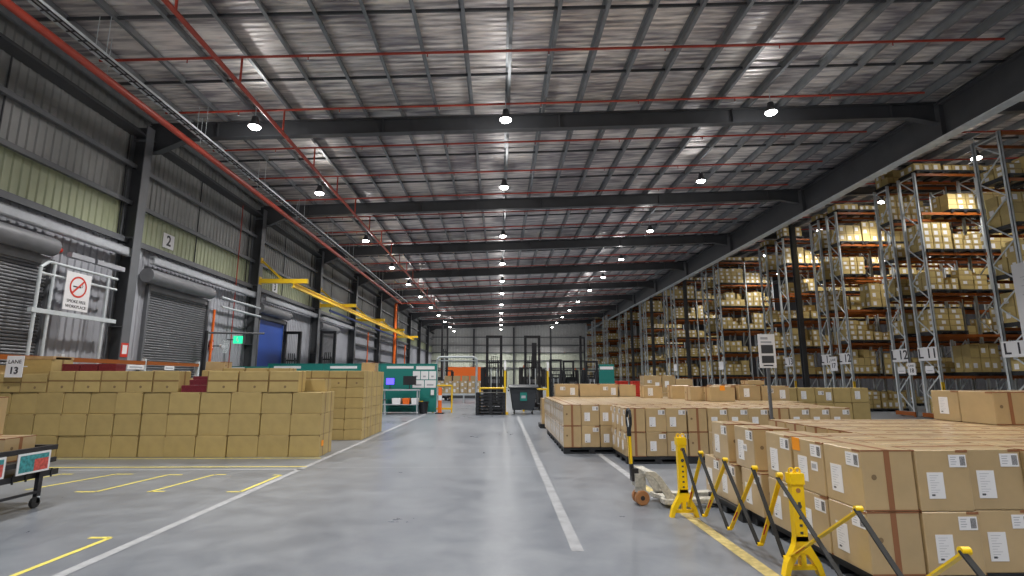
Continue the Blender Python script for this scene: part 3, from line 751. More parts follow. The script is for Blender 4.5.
carton(.50, .40, .44, (-6.15, LY0+.72, 3*LH), 0, 'olive', False, 'yellowish carton standing behind the dark red boxes', GL)
for c in range(3):
    carton(.6, .42, LH-.004, (-4.2-.62*c, LY0+.67, 3*LH-.16 if c == 0 else 2*LH), 0, 'olive', False, 'olive carton in the second row behind the left wall, %s from right' % ORD[c], GL) if c else None
for lay in range(3):
    carton(.6, .42, LH-.004, (-4.17, LY0+.68, lay*LH), 0, 'olive', False, 'olive carton behind the right end of the left wall, %s layer from floor' % ORD[lay], GL)
carton(.58, .40, .28, (-4.25, LY0+.68, 3*LH), 0, 'olive', False, 'low olive carton behind the right end of the left wall, topmost', GL)
for c in range(12):
    carton(.6, .42, 3*LH-.004 if False else LH-.004, (-4.7-.62*c+.0, LY0+.68, 0), 0, 'olive', False, 'olive carton hidden behind the left wall, %s' % ORD[c], GL) if False else None
o = place(MB().mesh('sticker') if False else label_mesh('orange_sticker'), 'orange_sticker', None)
o.parent = [q for q in COL.objects if q.get('label', '').startswith('plain olive carton, long left wall, first layer from floor, first')][0]
o.location = (.655/2, -.05, .27); o.rotation_euler = (0, 0, PI/2)
for c in (1, 2): hid(.6, .42, 2*LH-.004, -4.2-.62*c, LY0+.67, 0, M_olive)
hid(.5, .4, 3*LH-.004, -6.15, LY0+.72, 0, M_olive)
# dark red boxes
def redbox(x, y, z, w, h, lb):
    t = thing('gift_box', (x, y, z), 0, lb, 'box', 'dark red boxes')
    b = MB(); b.box(-w/2, w/2, -.17, .17, 0, h, M_darkred); b.build('body', t, bevel=.004)
    b = MB(); b.box(-w/2-.004, w/2+.004, -.174, .174, h-.05, h+.004, M_darkred); b.build('lid', t, bevel=.003)
for x, z, w, h, lb in ((-6.6, 3*LH, .62, .14, 'lowest, wide'), (-6.5, 3*LH+.15, .5, .11, 'middle of the pile'), (-6.44, 3*LH+.265, .48, .07, 'topmost')):
    redbox(x, LY0+.2, z, w-.02, h, 'dark red box in the gap of the left carton wall, %s' % lb)

# --- L2 block
G2L = 'cartons of the second left block'
for lay in range(6):
    h = .28 if lay < 5 else .45; z = lay*.282
    for r in range(4):
        for c in range(5):
            if c > 0 and r > 0: continue
            if lay == 5 and c > 1 and r > 0: continue
            if c > 1 and lay < 3: continue
            x = -3.75-.245-c*.49; y = 14.78+.3+r*.62
            carton(.482, .605, h-.004, (x, y, z), 0, 'olive_top' if (lay == 5) else 'olive', False, 'olive carton, second left block, %s layer, %s from right, %s row back' % (ORD[lay], ORD[c], ORD[r]), G2L)
carton(.40, .5, .26, (-4.0, 16.4, 5*.282+.45), 0, 'kraft', False, 'small brown carton alone on top of the second left block', G2L)
for c in range(3):
    carton(.55, .42, LH-.004, (-6.75-.58*c+1.1, 13.9, 1.46), 0, 'olive_top', False, 'olive carton between the two left blocks, %s from right' % ORD[c], 'cartons between the left blocks')
    for q in range(1):
        carton(.57, .44, 1.455, (-6.75-.58*c+1.1, 13.9, 0), 0, 'olive', False, 'tall olive carton below those between the left blocks, %s from right' % ORD[c], 'tall cartons between the left blocks')
carton(.48, .4, .22, (-7.45, 14.2, 1.86), 0, 'kraft', False, 'small brown carton behind the left wall in front of the teal partition', 'small cartons')
carton(.6, .5, 1.855, (-7.45, 14.2, 0), 0, 'olive', False, 'tall olive carton carrying the small brown carton behind the left wall', 'small cartons')

# --- low rack along the left wall
t = thing('low_rack', (0, 0, 0), 0, 'low orange beam rack with pallets along the left wall behind the carton wall', 'rack')
for y in (9.8, 13.4, 16.5, 19.4):
    for x in (-11.25, -10.95) if False else (-10.95,):
        b = MB(); b.box(x-.05, x+.05, y-.05, y+.05, 0, 2.25, M_galv); b.build('upright', t)
for a, c in ((9.85, 13.35), (13.45, 16.45), (16.55, 19.35)):
    b = MB(); b.box(-10.93, -10.87, a, c, 2.06, 2.17, M_orange); b.build('shelf_beam', t)
    b = MB(); b.box(-11.4, -10.95, a, c, 1.60, 1.66, M_wood); b.build('shelf_deck', t)
sg = sign('lane_sign', -9.9, 11.55, 2.0, .36, .46, 'white LANE 13 sign hanging over the left end of the carton wall', face=FRONT)
sg.location = (-10.42, 11.60, 1.90)
text('LANE', .115, M_ink, sg, (0, -.016, .10), FRONT); text('13', .2, M_ink, sg, (0, -.016, -.09), FRONT, bold=.006)
b = MB(); b.bar((.18, 0, 0), (.24, .02, 0), .02, .02, M_galv); b.bar((0, .0, .22), (0, .05, .2), .02, .02, M_galv); b.build('bracket', sg)
for i, (y, w) in enumerate(((13.2, .8), (16.0, .7), (17.6, .5))):
    s_ = sign('beam_notice', -10.85, y, 1.98, w, .13, 'white notice strip on the orange beam of the low rack, %s from left' % ORD[i])
    b = MB(); b.box(.013, .015, -w*.4, w*.4, -.02, .02, M_print); b.build('print', s_)
for i, (y, h, w) in enumerate(((10.4, .35, 1.0), (11.8, .28, .9), (14.8, .3, 1.2), (18.0, .25, .8))):
    b = MB(); b.box(-w/2, w/2, -.2, .2, 0, h, M_wood if i % 2 == 0 else M_kraft); b.build('carton', None, (-11.18, y, 1.66), PI/2, bevel=.006, label='brown carton on the low rack shelf, %s from the left' % ORD[i], cat='carton', group='cartons on the low rack')
for i in range(3):
    redbox(-9.86+.41*i, 12.55, 1.752, .39, .22, 'dark red box behind the top row of the left wall, %s from the left' % ORD[i])
carton(1.4, .42, 1.75, (-9.4, 12.58, 0), 0, 'olive', False, 'long olive carton behind the left wall carrying a row of dark red boxes', 'support cartons')
b = MB()
t = thing('wooden_pallet', (-10.55, 12.6, 2.08), 0, 'pale wooden pallet lying on the carton stack near the left shutter', 'pallet')
b.box(-.33, .33, -.3, .3, .05, .07, M_wood); b.box(-.33, .33, -.3, -.22, 0, .05, M_wood); b.box(-.33, .33, .22, .3, 0, .05, M_wood); b.build('boards', t)
carton(.64, .6, 2.078, (-10.55, 12.6, 0), 0, 'olive', False, 'big brown carton under the pale wooden pallet by the left shutter', 'support cartons')

# ------------------------------------------------------------------ trolley at the left edge
t = thing('display_trolley', (-6.0, 0, 0), 0, 'black wheeled trolley with picture panels at the left edge', 'trolley')
b = MB(); b.box(-.9, 0, 5.3, 7.45, .56, .60, M_blacks); b.bar((0, 5.3, .74), (0, 7.48, .74), .05, .06, M_blacks); b.bar((0, 5.3, .58), (0, 7.48, .58), .05, .06, M_blacks)
b.bar((0, 7.45, .74), (-.9, 7.45, .74), .05, .06, M_blacks); b.build('bed', t)
b = MB(); b.box(-.9, -.04, 5.3, 7.62, .37, .44, M_blacks)
for k in range(12): b.box(-.04, -.028, 5.4+k*.19, 5.42+k*.19, .35, .46, M_blacks)
b.build('lower_shelf', t)
for (x, y) in ((-.02, 7.30), (-.02, 6.35), (-.02, 5.4), (-.88, 7.30), (-.88, 5.4)):
    b = MB(); b.bar((x, y, .13), (x, y, .74), .05, .06, M_blacks); lg = b.build('leg', t)
    b = MB(); b.lathe([(.065, -.02), (.07, -.015), (.07, .015), (.065, .02)], (x+.01, y-.03, .07), M_rubber, 16, 'x'); b.bar((x, y, .06), (x, y, .14), .06, .05, M_galv); b.build('castor', lg)
b = MB(); b.bar((0, 5.4, .2), (0, 7.3, .2), .03, .03, M_blacks); b.build('brace', t)
for i, (ya, yb) in enumerate(((6.88, 7.36), (6.22, 6.72), (5.5, 6.0))):
    b = MB(); b.box(.03, .04, ya, yb, .46, .715, M_paper); pn = b.build('picture_panel', t)
    b = MB(); b.box(.04, .043, ya+.03, (ya+yb)/2, .485, .69, M_pic); b.box(.04, .043, (ya+yb)/2, yb-.03, .485, .63, M_picr); b.box(.04, .043, (ya+yb)/2, yb-.03, .63, .69, M_pic); b.build('picture', pn)
carton(.8, .45, .30, (-6.60, 7.15, .605), 0, 'kraft', False, 'flat tan carton with small white tag on the trolley', 'cartons on the trolley', extra=(('shipping_label', .1, .16),))
carton(.55, .4, .5, (-6.85, 7.1, .908), .1, 'kraft', False, 'tan carton at the left edge, on top of the flat one', 'cartons on the trolley')

# ------------------------------------------------------------------ pallet jack
t = thing('pallet_jack', (1.88, 7.30, 0), 0, 'worn cream hand pallet jack with yellow handle standing beside the cartons', 'pallet jack')
b = MB()
for y in (-.27, .12): 
    b.box(.22, 1.35, y, y+.15, .05, .11, M_jack); b.box(.25, 1.30, y+.02, y+.13, .045, .05, M_blacks)
b.build('fork', t, bevel=.006)
for y in (-.195, .195):
    b = MB(); b.lathe([(.035, -.04), (.035, .04)], (1.2, y, .036), M_wheel, 12, 'y'); b.build('fork_roller', t)
b = MB()
for y in (-.235, .215): b.prism([(.40, .045), (.40, .11), (.21, .38), (.13, .45), (.0, .46), (-.02, .42), (.09, .39), (.15, .32), (.30, .05)], 'y', y, y+.022, M_jack)
b.box(.0, .12, -.20, .20, .40, .45, M_jack); b.box(.26, .38, -.24, .24, .05, .11, M_jack); b.build('frame', t, bevel=.005)
b = MB(); b.lathe([(.07, .16), (.075, .20), (.075, .33), (.05, .37), (.03, .42)], (0, 0, 0), M_jack, 16); b.box(-.09, .05, -.08, .08, .24, .40, M_jack); b.box(-.12, -.03, -.05, .05, .3, .46, M_blacks); b.build('pump', t)
for y in (-.065, .065):
    b = MB(); b.lathe([(.085, -.025), (.095, -.02), (.095, .02), (.085, .025)], (0, y, .095), M_wheel, 24, 'y'); b.lathe([(.03, -.027), (.03, .027)], (0, y, .095), M_blacks, 12, 'y'); b.build('steering_wheel', t)
b = MB(); b.bar((-.1, 0, .36), (-.115, 0, .52), .05, .06, M_blacks); b.bar((-.115, 0, .50), (-.125, 0, .92), .042, .042, M_yel); b.build('handle_tube', t, bevel=.004)
b = MB(); pts = [(-.125, 0, .90), (-.125, -.02, .96), (-.125, -.075, 1.04), (-.125, -.08, 1.14), (-.125, -.05, 1.215), (-.125, 0, 1.235), (-.125, .05, 1.215), (-.125, .08, 1.14), (-.125, .075, 1.04), (-.125, .02, .96), (-.125, 0, .90)]
b.path(pts, .02, M_blackp, 10); b.tube((-.125, 0, .88), (-.125, 0, 1.0), .03, M_blackp, 10); b.tube((-.125, .01, 1.0), (-.125, .06, 1.12), .008, M_galv, 6)
hd = b.build('handle_grip', t); hd.rotation_euler = (0, 0, 0)
t.rotation_euler = (0, 0, R_(4))

# ------------------------------------------------------------------ expanding barrier
t = thing('expanding_barrier', (0, 0, 0), 0, 'yellow and black expanding lattice barrier in front of the nearest cartons', 'barrier')
def bpost(x, y, H, rz):
    M = Matrix.Translation((x, y, 0)) @ Matrix.Rotation(rz, 4, 'Z')
    b = MB()
    # A-shaped foot profile in local xz
    prof = [(-.045, .30), (-.045, H-.12), (-.06, H-.10), (-.06, H-.03), (.06, H-.03), (.06, H-.10), (.045, H-.12), (.045, .30),
            (.07, .24), (.12, .15), (.16, .07), (.175, 0), (.12, 0), (.105, .05), (.07, .06), (-.07, .06), (-.105, .05), (-.12, 0), (-.175, 0), (-.16, .07), (-.12, .15), (-.07, .24)]
    # split into body + legs to keep polygons convex-ish
    b.prism([(-.052, .28), (-.052, H-.12), (.052, H-.12), (.052, .28)], 'y', -.035, .035, M_yel, M)
    b.prism([(-.06, H-.12), (-.06, H-.03), (.06, H-.03), (.06, H-.12)], 'y', -.045, .045, M_yel, M)
    for s in (-1, 1):
        b.prism([(s*.0, .32), (s*.05, .32), (s*.065, .25), (s*.04, .17), (0, .19)], 'y', -.035, .035, M_yel, M)
        b.prism([(s*.04, .17), (s*.065, .25), (s*.10, .185), (s*.145, .11), (s*.175, 0), (s*.13, 0), (s*.105, .075)], 'y', -.035, .035, M_yel, M)
    b.box(-.125, .125, -.02, .02, .05, .085, M_yel, M); b.box(-.022, .022, -.03, .03, .085, .2, M_yel, M)
    for k in range(5): b.box(-.012, .012, -.038, -.035, .34+k*.06, .36+k*.06, M_steel, M)
    b.lathe([(.02, -.0), (.02, .004)], tuple(M @ Vector((0, -.039, H-.3))), M_steel, 12, 'y')
    b.lathe([(.02, -.0), (.02, .004)], tuple(M @ Vector((0, -.039, H-.17))), M_wheel, 12, 'y')
    o = b.build('post', t)
    b = MB(); n = 14
    for s in (-1, 1):
        pts = [M @ Vector((s*.028+.022*math.cos(2*PI*i/n), 0, H-.012+.024*math.sin(2*PI*i/n))) for i in range(n+1)]
        b.path(pts, .008, M_yel, 6)
    b.build('hook_ring', o)
    
bpost(2.235, 6.65, .96, R_(0)); bpost(2.58, 4.73, .865, R_(0))
P0, P1 = Vector((2.25, 6.62)), Vector((2.47, 4.78))
nodes = []
for k, f in enumerate((.02, .24, .52, .80, 1.0)): nodes.append(P0.lerp(P1, f))
P2 = Vector((2.34, 2.3))
nodes2 = [P1 + (P2-P1)*f for f in (.0, .45, .80, 1.15)]
def lattice(nodes, zt=.81, zbm=.13, white=True):
    for i in range(len(nodes)-1):
        a, c = nodes[i], nodes[i+1]
        b = MB(); o1 = .016
        b.bar((a.x-o1, a.y, zt), (c.x-o1, c.y, zbm), .012, .034, M_rubber, up=(1, 0, 0)); 
        m = (Vector((a.x-o1, a.y, zt))*.62+Vector((c.x-o1, c.y, zbm))*.38); m2 = (Vector((a.x-o1, a.y, zt))*.42+Vector((c.x-o1, c.y, zbm))*.58)
        b.bar(m-Vector((.008, 0, 0)), m2-Vector((.008, 0, 0)), .004, .016, M_signred, up=(1, 0, 0)); b.build('black_slat', t, label='black slat with red mark')
        b = MB(); b.bar((a.x+o1, a.y, zbm), (c.x+o1, c.y, zt), .012, .04, M_yel, up=(1, 0, 0))
        p, q = Vector((a.x+.004, a.y, zbm)), Vector((c.x+.004, c.y, zt))
        if white: b.bar(p.lerp(q, .40), p.lerp(q, .75), .010, .014, M_paper, up=(1, 0, 0))
        b.bar(p.lerp(q, .15), p.lerp(q, .3), .014, .016, M_signred, up=(1, 0, 0))
        b.build('yellow_slat', t, label='yellow slat')
    for n in nodes[1:]:
        b = MB(); b.lathe([(.021, -.024), (.021, .024)], (n.x, n.y, zt), M_yel, 12, 'x'); b.build('pivot', t)
        b = MB(); b.lathe([(.017, -.024), (.017, .024)], (n.x, n.y, zbm), M_yel, 12, 'x'); b.build('pivot', t)
lattice(nodes, white=False); lattice(nodes2, .785, .12)

# ------------------------------------------------------------------ notice post
t = thing('notice_post', (4.45, 8.7, 0), 0, 'grey post with white notice board between the nearest and middle cartons', 'sign')
b = MB(); b.box(-.02, .02, -.02, .02, .02, 1.85, M_col); b.box(-.2, .2, -.2, .2, 0, .02, M_steel); b.build('post', t)
b = MB(); b.box(-.14, .14, -.035, -.02, 1.82, 2.38, M_paper); bd = b.build('board', t)
b = MB(); b.box(-.10, .10, -.038, -.035, 2.06, 2.20, M_steel); b.box(-.10, .10, -.038, -.035, 1.90, 2.02, M_steel); b.box(-.10, .02, -.038, -.035, 2.29, 2.33, M_print); b.box(-.10, .08, -.038, -.035, 2.23, 2.26, M_print); b.box(-.08, .08, -.038, -.035, 1.85, 1.87, M_ink); b.build('printed_panels', bd)

# ------------------------------------------------------------------ racks
LV = [.16, 1.75, 3.45, 5.18, 6.92, 8.7, 10.46]      # ground pallet level plus beams
RACKS = [  # near y, far y, x end, sign, bay, lines
    ('L 11', 17.30, 18.44, 18.0, 2.75, 1), ('L 11', 21.24, 22.24, 18.0, 2.75, 2), ('L 12', 22.84, 23.76, 18.0, 2.75, 2),
    ('L 12', 26.65, 27.55, 18.0, 2.75, 2), ('L 13', 28.2, 29.1, 18.0, 2.75, 2), ('L 13', 32.0, 32.95, 18.0, 2.75, 2), ('L 14', 34.2, 35.2, 18.0, 2.75, 2),
    ('', 39.0, 40.0, 16.7, 2.05, 2), ('', 41.4, 42.4, 16.7, 2.05, 1), ('', 47.2, 48.2, 15.95, 2.05, 2), ('', 49.3, 50.3, 15.95, 2.05, 1),
    ('', 56.6, 57.6, 15.9, 2.05, 2), ('', 58.6, 59.2, 15.9, 2.05, 1), ('', 65.0, 66.0, 15.8, 2.05, 2), ('', 68.6, 69.6, 15.8, 2.05, 1),
    ('', 73.0, 74.0, 15.0, 2.05, 2), ('', 75.2, 76.2, 15.0, 2.05, 1), ('', 79.0, 80.0, 14.4, 2.05, 2), ('', 81.2, 82.2, 14.4, 2.05, 1), ('', 86.0, 87.0, 14.2, 2.05, 2)]
def frame_mesh(D, H=10.5):
    key = ('frame', round(D, 2))
    if key in MESH: return MESH[key]
    b = MB()
    for y in (0, D-.10):
        b.box(0, .10, y, y+.02, 0, H, M_galv); b.box(0, .02, y, y+.10, 0, H, M_galv); b.box(.08, .10, y, y+.10, 0, H, M_galv)
        b.box(-.03, .13, y-.03, y+.13, 0, .012, M_galv)
    z = .25; k = 0
    while z < H-.8:
        a, c = (.08, D-.08) if k % 2 == 0 else (D-.08, .08)
        b.bar((.05, a, z), (.05, c, z+.78), .03, .045, M_galv); z += .78; k += 1
    b.bar((.05, .08, .2), (.05, D-.08, .2), .03, .045, M_galv); b.bar((.05, .08, H-.15), (.05, D-.08, H-.15), .03, .045, M_galv)
    MESH[key] = b.mesh('upright_frame'); return MESH[key]
def beam_mesh(bw):
    key = ('beam', bw)
    if key in MESH: return MESH[key]
    b = MB(); b.box(0, bw-.12, 0, .045, -.11, 0, M_orange); b.box(-.005, .01, -.008, .05, -.17, .04, M_orange); b.box(bw-.13, bw-.115, -.008, .05, -.17, .04, M_orange)
    MESH[key] = b.mesh('shelf_beam'); return MESH[key]
CART = []      # (x,y,z,w,d,h,face_front,end, label)
PALS = []
NEARY = {}
def vis(x, y, i):
    # hidden behind the aisle end of a nearer rack?
    for (s, a, c, xe, bw, n) in RACKS[:i]:
        if c < y-.3 and x*c/y > xe+.05: return False
    return True
LVN = ['floor', 'first', 'second', 'third', 'fourth', 'fifth', 'top']
pair_names = {}
for i, (sg_, a, c, xe, bw, n) in enumerate(RACKS):
    nb = 3 if i in (1, 3, 5) else 2
    D = c-a
    pos = ['nearest', 'second', 'third', 'fourth', 'fifth', 'sixth', 'seventh', 'eighth', 'ninth', 'tenth', 'eleventh', 'twelfth', 'thirteenth', 'fourteenth', 'fifteenth', 'sixteenth', 'seventeenth', 'eighteenth', 'nineteenth', 'last'][i]
    rn = '%s rack' % pos
    t = thing('pallet_rack', (xe, a, 0), 0, '%s tall galvanised pallet rack from the camera%s, full of cartons' % (pos, (' with sign ' + sg_) if sg_ else ''), 'rack', 'tall pallet racks')
    for k in range(nb+1):
        f = place(frame_mesh(D), 'upright_frame', t, (k*bw, 0, 0))
    for k in range(nb):
        for z in LV[1:]:
            for yy in (-.02, D-.03):
                place(beam_mesh(bw), 'shelf_beam', t, (k*bw+.11, yy, z))
    if a < 36:
        if i % 2 == 1:
            b = MB(); b.box(-.03, .05, -.06, -.035, 0, 1.5, M_ysteel); b.box(-.03, -.01, -.06, .03, 0, 1.5, M_ysteel); b.build('column_guard', t)
        b = MB(); b.box(-.1, -.04, -.1, D+.1, .05, .22, M_orange); b.box(-.1, -.04, -.1, -.02, 0, .06, M_orange); b.build('end_guard', t)
    if sg_:
        b = MB(); b.box(-.03, -.012, .0, D, 2.38, 2.94, M_paper); pl = b.build('aisle_sign', t)
        text(sg_, .56, M_ink, pl, (-.034, D/2, 2.66), WEST, bold=.008)
        if i in (1, 2):
            b = MB(); b.box(-.03, -.012, D/2-.22, D/2+.22, 1.86, 2.16, M_paper); b.box(-.033, -.03, D/2-.15, D/2+.15, 1.95, 1.98, M_print); b.build('notice_plate', t)
    elif i in (7, 9):
        b = MB(); b.box(-.03, -.012, .1, D-.1, 2.3, 2.9, M_paper); b.build('aisle_sign', t)
    # loads
    row_front = i in (1, 3, 5, 7, 9, 11, 13, 15, 17, 19)
    for k in range(nb):
        if i in (2, 4, 6) and k > 0: continue
        for li, z in enumerate(LV):
            if i == 0 and li == 6: continue
            if li == 0 and random.random() < .35: continue
            npal = 2 if bw > 2.3 else 1
            pw = (bw-.22)/npal - (.04 if npal == 2 else 0)
            for p_ in range(npal):
                px = xe + k*bw + .12 + pw/2 + p_*(pw+.06)
                if random.random() < (.12 if li < 6 else .3): continue
                zp = z + .002 if li else 0
                hp = .15
                PALS.append((px, a+D/2-.04, zp, pw+.03, D+.06, i, k, li, p_, rn))
                zz = zp+.152
                cap = 1.28 if 0 < li < 6 else (.9 if li == 6 else 1.1)
                nx_ = random.choice((2, 3, 3, 4) if pw < 1.4 else (3, 4, 5)); cw = pw/nx_
                nh = random.choice((2, 3, 3, 4)); ch = random.uniform(.5, 1.0)*cap/nh
                if random.random() < .14: nh = 2; ch = .22
                if li == 6: 
                    nh = random.choice((1, 2)); ch = random.uniform(.25, .36)
                    if any(a-.4 < fy < c+.4 for fy in FR): nh = 1; ch = .22
                dens = 2 if k == 0 else 1
                for r in range(dens):
                    cd = (D-.12)/2
                    y = a+.05+cd/2 + r*cd
                    for q in range(nx_):
                        hh = nh if random.random() < .7 else max(1, nh-random.choice((1, 1, 2)))
                        for l in range(hh):
                            front = (r == 0 and row_front) ; end = (q == 0 and p_ == 0 and k == 0)
                            x = px-pw/2+cw*(q+.5)
                            sz = (cw*ch)/(x*x+y*y)
                            score = sz if ((front or end) and vis(x-cw*.4, y, i)) else -1
                            CART.append((score, x, y, zz+l*(ch+.002), cw*random.uniform(.86, .97), cd-.03, ch*random.choice((1, 1, 1, .9) if l == hh-1 else (1,)), i, k, li, q+p_*5, l, r, rn))
def rc_box(b, w, d, h, M=None, o=(0, 0, 0), lab=0):
    x0, x1, y0, y1, z0, z1 = o[0]-w/2, o[0]+w/2, o[1]-d/2, o[1]+d/2, o[2], o[2]+h
    b.box(x0, x1, y0, y1, z0, z1, M_rack)
    e = .002
    if lab != 3:
        lw, lh = min(.17, w*.5), min(.2, h*.58)
        cx = o[0] + (.1*w if lab % 2 else -.12*w); cz = z0+h*(.5 if lab < 2 else .45)
        b.add([(cx-lw/2, y0-e, cz-lh/2), (cx+lw/2, y0-e, cz-lh/2), (cx+lw/2, y0-e, cz+lh/2), (cx-lw/2, y0-e, cz+lh/2)], [(0, 1, 2, 3)], M_paper)
        cy = o[1]+.08*d
        b.add([(x0-e, cy-lw/2, cz-lh/2), (x0-e, cy+lw/2, cz-lh/2), (x0-e, cy+lw/2, cz+lh/2), (x0-e, cy-lw/2, cz+lh/2)], [(0, 1, 2, 3)], M_paper)
    b.add([(x0, y0-e, z1-.02), (x1, y0-e, z1-.02), (x1, y0-e, z1), (x0, y0-e, z1)], [(0, 1, 2, 3)], M_tapeo)
CART.sort(key=lambda q: -q[0])
stuff = MB()
for n_, q in enumerate(CART):
    s, x, y, z, w, d, h, i, k, li, c, l, r, rn = q
    lab = random.choice((0, 1, 2, 2, 0, 3))
    if n_ < 300 and s > 0:
        b = MB(); rc_box(b, w, d, h, lab=lab)
        b.build('rack_carton', None, (x, y, z), 0, label='tan carton, %s, %s level, %s bay, %s along, %s up, %s' % (rn, LVN[li], ORD[k], ordw(c), ORD[l], 'front' if r == 0 else 'rear'), cat='carton', group='cartons in the tall racks')
    else:
        rc_box(stuff, w, d, h, o=(x, y, z), lab=lab)
stuff.build('rack_cartons', label='hundreds of small tan cartons filling the farther bays of the tall racks', cat='cartons', kind='stuff')
sp_ = MB(); npl = 0
def pal_into(b, x, y, z, w, d):
    b.box(x-w/2, x+w/2, y-d/2, y+d/2, z+.08, z+.15, M_blackp)
    for xx in (x-w/2, x-.06, x+w/2-.12): b.box(xx, xx+.12, y-d/2, y+d/2, z, z+.08, M_blackp)
PALS.sort(key=lambda q: q[0]**2+q[1]**2)
for (x, y, z, w, d, i, k, li, p_, rn) in PALS:
    if npl < 260 and vis(x-w*.4, y, i):
        b = MB(); pal_into(b, 0, 0, 0, w, d); npl += 1
        b.build('plastic_pallet', None, (x, y, z), 0, label='black pallet, %s, %s level, %s bay, %s' % (rn, LVN[li], ORD[k], 'aisle side' if p_ == 0 else 'inner side'), cat='pallet', group='black pallets in the tall racks')
    else: pal_into(sp_, x, y, z, w, d)
sp_.build('rack_pallets', label='many black pallets in the farther bays of the tall racks', cat='pallets', kind='stuff')
# hanging lane signs between back-to-back racks
for lane, y, z, w in (('LANE\n18', 22.54, 2.05, .42), ('LANE\n17', 27.87, 2.42, .60)):
    t = thing('lane_sign', (17.86, y, z), 0, 'white %s sign %s' % (lane.replace('\n', ' '), 'between the second and third rack ends' if y < 25 else 'between the fourth and fifth rack ends, under the girder'), 'sign')
    b = MB(); b.box(-.02, 0, -w/2, w/2, -w*.62, w*.62, M_paper); b.box(0, .2, -.03, .03, -.02, .02, M_galv); b.build('plate', t)
    a_, n_ = lane.split('\n'); text(a_, w*.3, M_ink, t, (-.024, 0, w*.32), WEST); text(n_, w*.6, M_ink, t, (-.024, 0, -w*.18), WEST, bold=.006)
t = thing('rack_notice_board', (17.82, 16.5, 3.95), 0, 'large white notice board with faint text on the nearest rack end', 'sign')
b = MB(); b.box(-.02, 0, -.85, .95, -1.05, 1.6, M_paper); b.build('board', t)
b = MB()
for k in range(18): b.box(-.023, -.02, -.6, .7-.1*(k % 3), 1.1-k*.1, .115+1.0-k*.1, M_print)
b.build('text_lines', t)
# floor pallet load left of nearest rack, small stack under rack
# ------------------------------------------------------------------ teal partition and packing bench
t = thing('teal_partition', (0, 26.0, 0), 0, 'long teal partition wall with white strips behind the left carton blocks', 'partition')
for i, (xa, xb) in enumerate(((-11.3, -8.6), (-8.58, -5.85), (-5.83, -3.08))):
    b = MB(); b.box(xa, xb, 0, .06, .05, 2.32, M_teal); b.box(xa, xb, -.01, .07, 2.32, 2.36, M_teal); pn = b.build('panel', t)
    b = MB(); b.box(xa+.3, xa+1.6, -.012, -.002, 2.12, 2.24, M_paper); b.build('white_strip', pn)
b = MB()
for k, (xa, xb, za, zz) in enumerate(((-4.25, -3.9, 1.6, 2.0), (-3.86, -3.5, 1.6, 2.0), (-3.46, -3.12, 1.6, 2.0), (-4.25, -3.7, 1.2, 1.56), (-3.66, -3.12, 1.2, 1.56))):
    b.box(xa, xb, -.012, -.002, za, zz, M_paper); b.box(xa+.1, xb-.12, -.015, -.012, za+.1, za+.18, M_print)
b.build('pinned_sheets', t)
b = MB(); b.box(-4.1, -3.2, -.012, -.002, 2.08, 2.24, M_paper); b.build('white_strip', t)
b = MB(); b.box(-3.35, -3.2, -.08, 0, .85, 1.1, M_paper); b.build('dispenser', t)
t = thing('teal_partition', (0, 21.4, 0), 0, 'short teal partition beside the hydrant pipe', 'partition')
b = MB(); b.box(-11.0, -9.3, 0, .06, .05, 2.12, M_teal); b.build('panel', t); b = MB(); b.box(-10.9, -10.2, -.01, 0, 1.9, 2.08, M_paper); b.build('white_strip', t)
t = thing('workbench', (-4.62, 25.4, 0), 0, 'grey packing bench with monitors in front of the teal partition', 'bench')
b = MB(); b.box(-.95, .8, -.35, .35, 1.08, 1.14, M_chan); b.build('worktop', t)
b = MB(); b.box(-.95, .8, -.33, .33, .42, .45, M_chan); b.build('shelf', t)
for x in (-.9, .75):
    for y in (-.3, .3): b = MB(); b.box(x-.025, x+.025, y-.025, y+.025, 0, 1.08, M_chan); b.build('leg', t)
for x, w, h, m, lb in ((-.72, .42, .34, M_screen, 'small monitor with blue screen on the left of the packing bench'), (.2, .62, .42, M_blacks, 'dark monitor in the middle of the packing bench')):
    m_ = thing('monitor', (-4.5+x, 25.4, 1.14), 0, lb, 'monitor')
    b = MB(); b.box(-w/2, w/2, 0, .05, .2, .2+h, M_blackp); b.build('case', m_)
    b = MB(); b.box(-w/2+.02, w/2-.02, -.006, 0, .22, .18+h, m); b.build('screen', m_)
    b = MB(); b.box(-.02, .02, .01, .04, 0, .25, M_blackp); b.box(-.12, .12, -.08, .1, 0, .015, M_blackp); b.build('stand', m_)
for x, m, w, lb in ((-.35, M_paper, .42, 'white tub under the packing bench'), (.1, M_obr, .34, 'orange red tub under the packing bench'), (.5, M_paper, .32, 'pale tub at the right under the packing bench')):
    b = MB(); b.prism([(-w/2+.03, 0), (w/2-.03, 0), (w/2, .28), (-w/2, .28)], 'y', -.18, .18, m)
    b.build('storage_tub', None, (-4.5+x, 25.3, .452), bevel=.01, label=lb, cat='tub')
t = thing('stool', (-5.35, 24.6, 0), 0, 'small grey metal stool at the left end of the packing bench', 'stool')
b = MB(); b.lathe([(.16, 0), (.17, .02), (.16, .04)], (0, 0, .66), M_steel, 16); b.build('seat', t)
for k in range(4):
    b = MB(); b.tube((.11*math.cos(k*PI/2+.8), .11*math.sin(k*PI/2+.8), .66), (.17*math.cos(k*PI/2+.8), .17*math.sin(k*PI/2+.8), 0), .014, M_galv, 6); b.build('leg', t)
t = thing('waste_bin', (-3.62, 25.5, 0), 0, 'black waste bin with yellow rim right of the packing bench', 'bin')
b = MB(); b.lathe([(.18, 0), (.23, .55), (.24, .56)], (0, 0, 0), M_blackp, 18); b.build('body', t); b = MB(); b.lathe([(.10, 0), (.10, .03)], (-.12, 0, .56), M_yel, 12); b.build('rim_tag', t)
